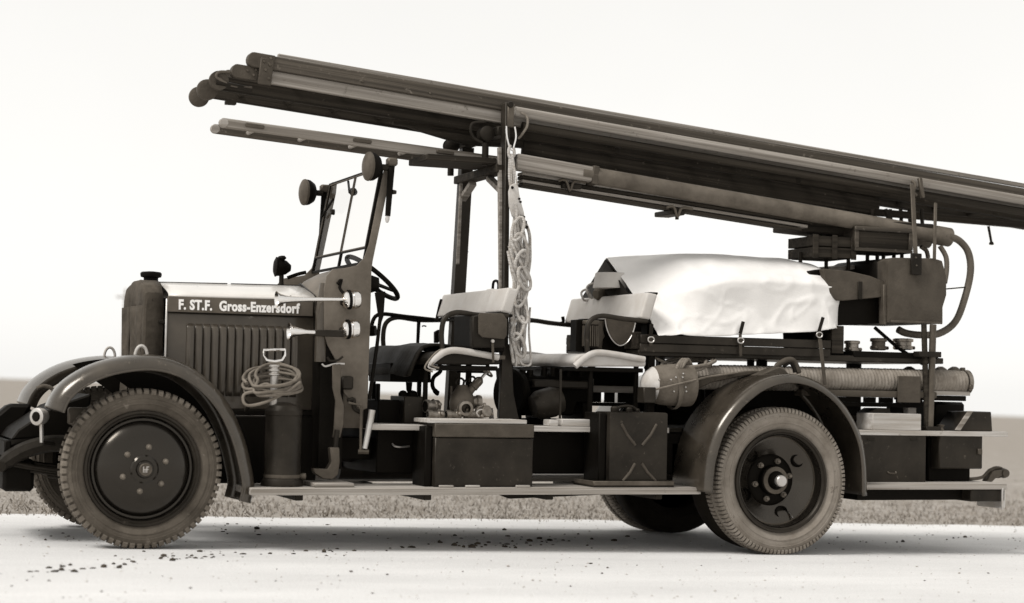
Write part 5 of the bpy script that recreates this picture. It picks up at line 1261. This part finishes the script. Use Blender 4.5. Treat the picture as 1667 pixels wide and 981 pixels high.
for (px, py, r_) in ((749, 622, .026), (760, 624, .022), (769, 618, .02)):
    MB().tube([pt(px, py, yv+.03)+Vector((r_*1.2*math.cos(q), .012*math.cos(q), r_*math.sin(q))) for q in [2*math.pi*i/16 for i in range(16)]], .007, 8, closed=True).build('chain_link', 'iron', SPH)
MB().tube([pt(735, 662, yv+.1), pt(735, 628, yv+.1)], .009, 8).build('pin', 'iron_grey', SPH)
# couplings lying beside it
def coupling(nm, px, py, Y, r_, ln, ax, label, material='brass'):
    c = pt(px, py, Y); ax = Vector(ax).normalized(); e = empty(nm, c, label, 'coupling', 'loose hose couplings')
    MB().lathe([(r_*.8, 0), (r_, .004), (r_, ln*.28), (r_*.82, ln*.32), (r_*.82, ln*.62), (r_*.95, ln*.66), (r_*.95, ln*.94), (r_*.78, ln), (0, ln)], c-ax*ln/2, ax, 24, caps=(0, 1)).build('body', material, e, angle=30)
    MB().lathe([(0, .0), (r_*.78, .0), (r_*.78, .01), (0, .01)], c-ax*(ln/2-.012), ax, 20).build('bore', 'black_hole', e)
    for k in range(3):
        a = 2*math.pi*k/3; u = ax.orthogonal().normalized(); w = ax.cross(u); q = c+ax*ln*.3+(u*math.cos(a)+w*math.sin(a))*r_*1.0
        MB().lathe([(.012, -.01), (.012, .012), (.006, .016), (0, .016)], q, (u*math.cos(a)+w*math.sin(a)), 8).build('lug', material, e)
    return e
coupling('hose_coupling', 703, 661, -.48, .042, .10, (1, .25, 0), 'short brass coupling lying behind the long row, right of the tool box')
coupling('hose_coupling', 709, 675, -.60, .030, .11, (1, .05, 0), 'leftmost brass coupling in the row lying along the deck edge')
coupling('hose_coupling', 738, 675, -.60, .030, .10, (1, .05, 0), 'middle brass coupling in the row lying along the deck edge')
coupling('hose_coupling', 768, 675, -.60, .030, .11, (-1, .05, 0), 'brass coupling below the standpipe outlet in the row along the deck edge')
coupling('hose_coupling', 787, 670, -.62, .040, .09, (.3, -1, .1), 'rightmost brass coupling, its round mouth facing the viewer, beside the rack post')
ck_ = MB().tube(smooth_path([pt(780, 678, -.66), pt(776, 672, -.66), pt(781, 667, -.66), pt(788, 668, -.66), pt(791, 675, -.66)], 5), .006, 8).build('wire_clip', 'steel', None); tag(ck_, 'small bright bent wire clip on the deck edge below the rightmost coupling', 'clip')
pn = MB().prism([(pt(a, c_, -.40).x, pt(a, c_, -.40).z) for a, c_ in ((795, 663), (801, 664), (803, 684), (798, 684))], -.42, -.38).build('pale_wedge', 'wood_pale', None, .003); tag(pn, 'narrow pale wooden wedge standing beside the front rack post on the deck', 'wedge')

# ---- portable pump and drum under the rear bench
PU = empty('portable_pump', pt(900, 690, -.2), 'dark portable engine pump standing on the deck under the rear bench', 'pump')
yq = -.20
MB().lathe([(0, -.03), (.15, -.03), (.165, -.02), (.165, .02), (.15, .03), (0, .03)], pt(833, 640, yq), (1, .35, 0), 32).build('flywheel', 'paint_black', PU, angle=30)
body = [(832, 598), (842, 600), (848, 610), (855, 606), (862, 606), (873, 612), (884, 612), (890, 608), (905, 596), (912, 596), (918, 602), (940, 600), (948, 597), (965, 602), (965, 655), (938, 656), (932, 676), (838, 676)]
MB().prism([(pt(a, c_, yq).x, pt(a, c_, yq).z) for a, c_ in body], yq-.02, yq+.30).build('engine_block', 'paint_black', PU, .01)
MB().lathe([(0, -.10), (.07, -.10), (.095, -.06), (.10, .04), (.08, .10), (0, .10)], pt(890, 656, -.42), (1, .0, .25), 26).build('pump_casing', 'paint_dark', PU, angle=50)
MB().box(pt(865, 640, -.3).x, pt(960, 640, -.3).x, -.34, -.22, pt(910, 632, -.3).z, pt(910, 618, -.3).z).build('crank_case', 'paint_dark', PU, .01)
for px in (850, 862, 885, 900, 925, 945):
    MB().cyl(pt(px, 612, yq-.06), pt(px+1, 598+8*((px*7) % 3)/2, yq-.06), .022, n=14).build('cylinder', 'paint_black', PU)
MB().box(pt(834, 680, yq).x, pt(960, 684, yq).x, yq-.10, yq+.30, zd+.001, zd+.035).build('skid', 'paint_black', PU, .006)
for px in (838, 885, 945): MB().box(pt(px, 670, yq).x-.02, pt(px, 670, yq).x+.02, yq-.08, yq+.28, zd+.036, pt(px, 655, yq).z).build('pump_foot', 'paint_black', PU, .004)
MB().tube(smooth_path([pt(940, 605, yq), pt(944, 594, yq), pt(952, 590, yq), pt(962, 594, yq), pt(966, 604, yq)], 4), .022, 10).build('exhaust_bow', 'paint_black', PU)
# long tool tray with pierced front, right of the pump
TT = empty('pierced_tray', pt(1000, 655, -.1), 'dark pierced trough with pale board standing right of the portable pump', 'trough')
x0, x1, z0, z1 = rect(962, 600, 1040, 655, -.10)
MB().box(x0, x1, -.08, .30, z0+.10, z1).build('trough', 'paint_black', TT, .006)
zz0, zz1 = pt(1000, 655, -.1).z, pt(1000, 640, -.1).z
prev = x0
for px in (962, 982, 1004):                                    # three square holes left open between the posts
    hx = pt(px, 646, -.1).x
    MB().box(prev, hx-.012, -.095, -.081, zz0, zz1+.02).build('web', 'paint_black', TT); prev = hx+.014
MB().box(prev, x1, -.095, -.081, zz0, zz1+.02).build('web', 'paint_black', TT)
MB().box(x0, x1, -.096, -.080, zz0-.025, zz0-.001).build('flange', 'paint_black', TT)
MB().box(pt(960, 632, -.16).x, pt(1034, 632, -.16).x, -.16, -.13, pt(1000, 639, -.16).z, pt(1000, 628, -.16).z).build('pale_board', 'wood_mid', TT, .003)
MB().box(pt(960, 620, -.16).x, pt(967, 620, -.16).x, -.162, -.128, pt(963, 627, -.16).z, pt(963, 616, -.16).z).build('pale_post', 'wood_mid', TT, .003)
for px in (945, 1030): MB().box(pt(px, 668, -.05).x-.03, pt(px, 668, -.05).x+.03, -.07, .0, zd+.001, zz0-.026).build('trough_leg', 'paint_black', TT)

# ---- running board load
e = empty('running_board_box', pt(788, 792, -.9), 'large plain dark lidded box on the running board below the front rack post', 'box')
x0, x1, z0, z1 = rect(708, 690, 868, 786, -.88); z0 = zb+.0235
MB().box(x0, x1, -.88, -.575, z0, z1-.085).build('box_body', 'paint_dark', e, .006)
MB().box(x0-.003, x1+.003, -.884, -.575, z1-.082, z1).build('box_rim', 'leather_mid', e, .005)
MB().box(pt(697, 688, -.86).x, pt(861, 688, -.9).x, -.87, -.575, z1+.002, z1+.028).build('box_lid', 'wood_pale', e, .004)
MB().box(x0-.05, x0-.005, -.84, -.60, z0, z1-.02).build('side_case', 'paint_black', e, .005)
# jerry can on its tray
e = empty('fuel_can', pt(1030, 785, -.9), 'flat dark petrol can with pressed cross ribs standing in a tray on the running board', 'fuel can')
x0, x1, z0, z1 = rect(992, 671, 1087, 782, -.90); z0 = zb+.034
MB().box(x0, x1, -.90, -.66, z0, z1).build('can_body', 'paint_dark', e, .014, segs=2)
xm = (x0+x1)/2; zm = (z0+z1)/2-.02
for (fx0, fz0, fx1, fz1) in ((.20, .84, .44, .55), (.80, .84, .56, .55), (.44, .30, .24, .06), (.56, .30, .80, .06)):
    MB().tube([(x0+(x1-x0)*fx0, -.900, z0+(z1-z0)*fz0), (x0+(x1-x0)*(fx0*.6+fx1*.4), -.902, z0+(z1-z0)*(fz0*.5+fz1*.5)), (x0+(x1-x0)*fx1, -.900, z0+(z1-z0)*fz1)], .009, 8).build('pressed_rib', 'leather_mid', e)
for px, r_, h_ in ((1003, .026, .035), (1026, .020, .03), (1040, .014, .022)):
    c0 = pt(px, 671, -.80); MB().lathe([(r_, 0), (r_*1.1, .006), (r_*1.1, h_*.7), (r_*.8, h_), (0, h_)], (c0.x, -.78, z1), (0, 0, 1), 18).build('can_cap', 'iron', e, angle=30)
MB().tube(smooth_path([(xm-.10, -.78, z1), (xm-.08, -.78, z1+.03), (xm+.0, -.78, z1+.034), (xm+.05, -.78, z1)], 4), .010, 8).build('can_handle', 'iron', e)
MB().box(x0-.055, x0-.005, -.86, -.62, z0, z1-.005).build('side_tin', 'paint_black', e, .006)
tr_ = empty('can_tray', pt(1030, 790, -.9), 'low dark metal tray on the running board holding the petrol can', 'tray')
xt0, xt1 = pt(966, 785, -.92).x, pt(1097, 785, -.92).x
MB().box(xt0, xt1, -.925, -.60, zb+.0225, zb+.033).build('tray_floor', 'iron', tr_, .002)
MB().box(xt0, xt1, -.928, -.918, zb+.0335, zb+.062).build('tray_side', 'iron_grey', tr_, .003); MB().box(xt0, xt0+.01, -.917, -.61, zb+.0335, zb+.062).build('tray_side', 'iron_grey', tr_, .003)
MB().box(xt1-.01, xt1, -.917, -.61, zb+.0335, zb+.062).build('tray_side', 'iron_grey', tr_, .003)
# bucket pump with hose coil
e = empty('bucket_pump', pt(458, 790, -.75), 'dark cylindrical hand pump with bright D handle on the running board behind the front fender', 'hand pump')
c0 = pt(459, 786, -.75); c0.z = zb+.0225
zt_ = pt(459, 660, -.75).z
MB().lathe([(.125, 0), (.128, .012), (.122, .035), (.112, .045), (.108, .06), (.108, zt_-c0.z-.06), (.112, zt_-c0.z-.055), (.112, zt_-c0.z-.03), (.106, zt_-c0.z-.02), (.09, zt_-c0.z), (.03, zt_-c0.z+.02), (0, zt_-c0.z+.02)], c0, (0, 0, 1), 40).build('pump_barrel', 'paint_dark', e, angle=30)
MB().lathe([(.112, .0), (.1125, .004), (.1125, .018), (.112, .02)], c0+Vector((0, 0, .05)), (0, 0, 1), 40, loop=True).build('base_band', 'iron_grey', e)
zh_ = pt(447, 588, -.75).z; xh_ = pt(447, 590, -.75).x
MB().tube([(xh_, -.75, zt_), (xh_, -.75, zh_-.02)], [.024, .022], 14).build('pump_rod', 'steel', e)
for dz in (.0, .025, .05): MB().lathe([(.022, 0), (.032, .004), (.032, .012), (.022, .016)], (xh_, -.75, zh_-.085+dz), (0, 0, 1), 18, loop=True).build('rod_collar', 'steel', e)
q = [pt(429, 569, -.75), pt(429, 578, -.75), pt(434, 586, -.75), pt(447, 588, -.75), pt(459, 586, -.75), pt(464, 578, -.75), pt(464, 569, -.75)]
MB().tube(q+[pt(446, 569, -.75)], .0085, 8, closed=True).build('d_handle', 'chrome', e)
MB().tube(smooth_path([pt(395, 650, -.66), pt(405, 660, -.66), pt(400, 668, -.62)], 4), .012, 8).build('pump_bracket', 'iron', e)
MB().lathe([(.012, -.01), (.02, 0), (.02, .03), (0, .034)], (c0.x+.10, -.80, c0.z+.06), (1, -.3, 0), 12).build('outlet', 'iron_grey', e)
hp = []
random.seed(5)
loops = [(442, 612, 47, 17, -4), (447, 618, 42, 20, 6), (440, 622, 46, 15, -8), (450, 610, 34, 18, 0), (444, 630, 46, 13, -6), (452, 626, 40, 14, 8)]
for (cx, cy, rx, ry, tilt) in loops:
    for i in range(14):
        a = 2*math.pi*i/14+2.6; xx = cx+rx*math.cos(a); yy = cy+ry*math.sin(a)+tilt*math.cos(a)*.6
        hp.append(pt(xx+jit(1.2), yy+jit(1.0), -.75-.165*math.sin(a)))
hp += [pt(400, 640, -.85), pt(396, 652, -.86), pt(404, 660, -.88), pt(430, 655, -.9), pt(462, 640, -.9), pt(489, 622, -.85)]
hc_ = MB().tube(smooth_path(hp, 4), .0095, 9).build('hose_coil', 'hose_thin', None, angle=70); tag(hc_, 'thin light hose coiled in loose loops over the top of the hand pump', 'hose')

# ---- ribbed suction hoses in their trough above the rear wheel
def ribbed(nm, p0, p1, r0, pitch, material, label, parent=None):
    ln = (p1-p0).length; n = int(ln/pitch); pts_ = []; rr = []
    for k in range(n):
        for f, q in ((0, .0), (.3, .085), (.55, .10), (.85, .02)):
            pts_.append(p0.lerp(p1, (k+f)/n)); rr.append(r0*(1+q)+jit(.0012))
    o = MB().tube(pts_, rr, 20).build(nm, material, parent, angle=75); 
    return o
RHo = empty('suction_hose', pt(1450, 650, -.52), 'thick light ribbed suction hose lying above the rear wheel, nearest of the two', 'hose')
pa, pb = pt(1096, 613, -.56), pt(1568, 622, -.56)
ribbed('hose_body', pa, pb, .075, .026, 'hose', '', RHo)
MB().lathe([(.045, 0), (.085, .002), (.088, .012), (.088, .03), (.078, .034), (.05, .034)], pb, (1, 0, 0), 28, loop=True).build('end_coupling', 'brass', RHo, angle=30)
for a in (80, 200, 320):
    MB().box(pb.x-.01, pb.x+.02, pb.y+.09*math.cos(R(a))-.015, pb.y+.09*math.cos(R(a))+.015, pb.z+.09*math.sin(R(a))-.015, pb.z+.09*math.sin(R(a))+.015).build('coupling_lug', 'iron_grey', RHo, .004)
RH2 = empty('suction_hose', pt(1450, 650, .1), 'second ribbed suction hose lying hidden behind the near one', 'hose')
ribbed('hose_body', pt(1170, 612, -.36), pt(1556, 620, -.36), .072, .026, 'hose', '', RH2)
for px, Y in ((1480, -.3), (1531, -.25), (1553, -.2)):
    c0 = pt(px, 612, Y); MB().lathe([(0, -.03), (.06, -.03), (.07, -.01), (.07, .01), (.06, .03), (0, .03)], c0, (1, 0, 0), 20).build('coupling_ring', 'hose_dark', RH2, angle=30)
# nose cap of stitched hide over the front end of the near hose
NC = empty('hose_nose_cap', pt(1080, 660, -.64), 'bulky riveted hide cap with pale tip over the front end of the ribbed hose', 'hose cap')
c0 = pt(1122, 627, -.66); L_ = c0.x-pt(1044, 627, -.66).x
prof = [(.004, -L_), (.045, -L_*.97), (.085, -L_*.90), (.115, -L_*.78), (.130, -L_*.60), (.138, -L_*.35), (.140, -L_*.1), (.138, 0.0), (0, 0)]
nb_ = MB().lathe(prof[3:], c0, (1, 0, 0), 36, caps=(0, 1)); 
nb_.build('cap_body', 'canvas_mid', NC, angle=60)
MB().lathe(prof[:4], c0, (1, 0, 0), 36, caps=(1, 0)).build('cap_tip', 'seat_white', NC, angle=60)
MB().lathe([(.141, -L_*.42), (.145, -L_*.40), (.145, -L_*.34), (.141, -L_*.32)], c0, (1, 0, .12), 36, loop=True).build('cap_band', 'canvas_mid', NC, angle=60)
for (px, py) in ((1073, 618), (1092, 618), (1100, 614), (1111, 614), (1112, 608), (1097, 637), (1108, 637), (1117, 637), (1116, 630)):
    d0 = pt(px, py, -.79); MB().lathe([(.007, 0), (.005, .006), (0, .007)], pt(px, py, -.66-math.sqrt(max(.001, .141**2-(d0.z-c0.z)**2))), (0, -1, .2), 8).build('rivet', 'steel', NC)
pw = pbox('cap_chock', 1048, 630, 1068, 656, -.80, -.70, 'paint_dark', NC, .005)
bd = MB().tube(smooth_path([pt(1066, 634, -.79), pt(1095, 627, -.81), pt(1125, 620, -.80), pt(1160, 612, -.74), pt(1225, 604, -.66)], 5), .007, 6).build('cap_cord', 'hose_thin', NC)
hs_ = MB().prism([(pt(a, c_, -.70).x, pt(a, c_, -.70).z) for a, c_ in ((1122, 616), (1155, 611), (1225, 603), (1250, 604), (1160, 622), (1122, 640))], -.70, -.60).build('hose_sheath', 'canvas_dark', NC, .006)
# trough carrying the hoses
x0, x1 = pt(1300, 640, -.62).x, pt(1580, 640, -.62).x
tz = pt(1440, 636, -.62).z
MB().box(x0, x1-.30, -.66, -.30, tz-.045, tz).build('hose_trough', 'leather_mid', FE, .012, segs=2)
MB().box(x1-.45, x1, -.62, -.30, tz-.022, tz+.008).build('trough_board', 'wood_light', FE, .004)
MB().box(x1-.42, x1-.02, -.60, -.30, tz-.06, tz-.024).build('trough_rail', 'paint_black', FE, .004)
zw1 = tz-.046; zw0 = pt(1430, 655, -.5).z; prev = x0
for px in (1403, 1428, 1456):
    hx = pt(px, 648, -.5).x; MB().box(prev, hx-.016, -.51, -.49, zw0, zw1).build('trough_web', 'paint_black', FE); prev = hx+.016
MB().box(prev, x1-.32, -.51, -.49, zw0, zw1).build('trough_web', 'paint_black', FE)
MB().box(x0, x1-.32, -.512, -.30, zw0-.03, zw0-.001).build('trough_flange', 'paint_black', FE)
for (a, b_, Y) in ((1370, 1396, -.4), (1450, 1475, -.3), (1478, 1492, -.5)):
    MB().box(pt(a, 670, Y).x, pt(b_, 670, Y).x, Y, Y+.06, zd+.001, zw0-.031).build('trough_leg', 'paint_black' if a != 1478 else 'wood_light', FE, .004)
MB().box(pt(1463, 628, -.68).x, pt(1500, 628, -.68).x, -.672, -.662, pt(1480, 655, -.68).z, pt(1480, 612, -.68).z).build('leather_apron', 'leather_mid', FE, .003)
br = MB().prism([(pt(a, c_, -.45).x, pt(a, c_, -.45).z) for a, c_ in ((1392, 676), (1405, 676), (1425, 664), (1446, 664), (1450, 682), (1392, 684))], -.47, -.30).build('wheel_scotch', 'leather_mid', None, .004); tag(br, 'dark sloping scotch lying on the deck behind the pale wooden block', 'scotch')
# saddle shaped carrying handle on the rear fender
SD = empty('carrying_saddle', pt(1280, 606, -.75), 'worn leather carrying saddle with an open loop lying on top of the rear fender', 'saddle')
MB().tube(smooth_path([pt(1250, 606, -.75), pt(1262, 597, -.75), pt(1278, 587, -.75), pt(1290, 586, -.75), pt(1296, 594, -.75), pt(1301, 607, -.75)], 5), [.012]*6+[.02]*10+[.018]*9+[.016], 10).build('saddle_loop', 'leather_mid', SD)
MB().tube(smooth_path([pt(1276, 596, -.75), pt(1286, 590, -.75), pt(1292, 598, -.75), pt(1294, 606, -.75)], 5), .013, 8).build('saddle_strap', 'leather_dark', SD)
MB().prism([(pt(a, c_, -.74).x, pt(a, c_, -.74).z) for a, c_ in ((1225, 611), (1242, 604), (1262, 596), (1270, 600), (1278, 609), (1250, 612))], -.80, -.68).build('saddle_flap', 'leather_mid', SD, .008)
# rope coil on the nose of the hose
RC = []
random.seed(21)
for k in range(5):
    cx, cy, rx, ry = 1124+jit(10), 594+jit(4), 34+jit(8), 8+jit(3)
    for i in range(10):
        a = 2*math.pi*i/10+1; RC.append(pt(cx+rx*math.cos(a), cy+ry*math.sin(a)-4*math.cos(a), -.60-.12*math.sin(a)))
RCo = MB().tube(smooth_path(RC, 4), .011, 8).build('rope_coil', 'rope_dark', None, angle=70); tag(RCo, 'dark loose rope coil lying on top of the ribbed hose behind the rear bench', 'rope')
for k in range(3):
    kb_ = MB().tube(smooth_path([pt(1100+2*k, 606, -.72), pt(1104+4*k, 594, -.74), pt(1112+4*k, 585, -.70), pt(1118+4*k, 596, -.66)], 5), .012, 8).build('coil_binding', 'rope_dark', RCo)
cb = MB().tube(smooth_path([pt(1050, 600, -.5), pt(1055, 588, -.52), pt(1064, 582, -.55), pt(1078, 588, -.55), pt(1095, 596, -.55)], 5), .010, 8).build('loose_cord', 'rope_dark', None); tag(cb, 'dark cord looping up between the rear bench end and the hose cap', 'cord')

# ---- loose things on the rear shelf and deck
coupling('brass_coupling', 1387, 563, -.45, .055, .075, (0, 0, -1), 'leftmost of three couplings standing on the rear shelf, against the hood')
coupling('brass_coupling', 1430, 560, -.45, .058, .085, (0, 0, -1), 'middle of three couplings standing on the rear shelf, with notched rim', 'iron_grey')
coupling('brass_coupling', 1470, 560, -.40, .072, .08, (0, 0, -1), 'largest and rightmost of three couplings standing on the rear shelf', 'brass')
thing_box('wooden_block', 1421, 673, 1500, -.71, -.50, 'wood_pale', 'pale squared wooden block lying on the rear deck in front of the tail posts', 'block', .004)
ch = empty('wheel_chock', pt(1585, 696, -.65), 'dark wedge-shaped wheel chock with pale sloping face at the tail end of the deck', 'chock')
cpx = [(1556, 694), (1577, 670), (1614, 670), (1616, 694)]
pp = [(pt(a, c_, -.70).x, (zd+.001) if c_ > 690 else pt(a, c_, -.70).z) for a, c_ in cpx]
MB().prism(pp, -.70, -.45).build('chock_body', 'paint_dark', ch, .005)
MB().prism([(pp[0][0]-.012, pp[0][1]+.006), (pp[1][0]-.012, pp[1][1]+.006), (pp[1][0]+.03, pp[1][1]+.004), (pp[0][0]+.03, pp[0][1]+.003)], -.712, -.7005).build('chock_strip', 'wood_mid', ch, .002)
dv = thing_box('tail_case', 1520, 654, 1572, -.35, .10, 'paint_black', 'black rounded case standing on the tail deck behind the wheel chock', 'case', .02)
sf = MB().lathe([(0, 0), (.03, 0), (.02, .02), (.03, .04), (0, .045)], (pt(1531, 690, -.66).x, -.66, zd+.001), (0, 0, 1), 12).build('deck_stud', 'iron_grey', FE)
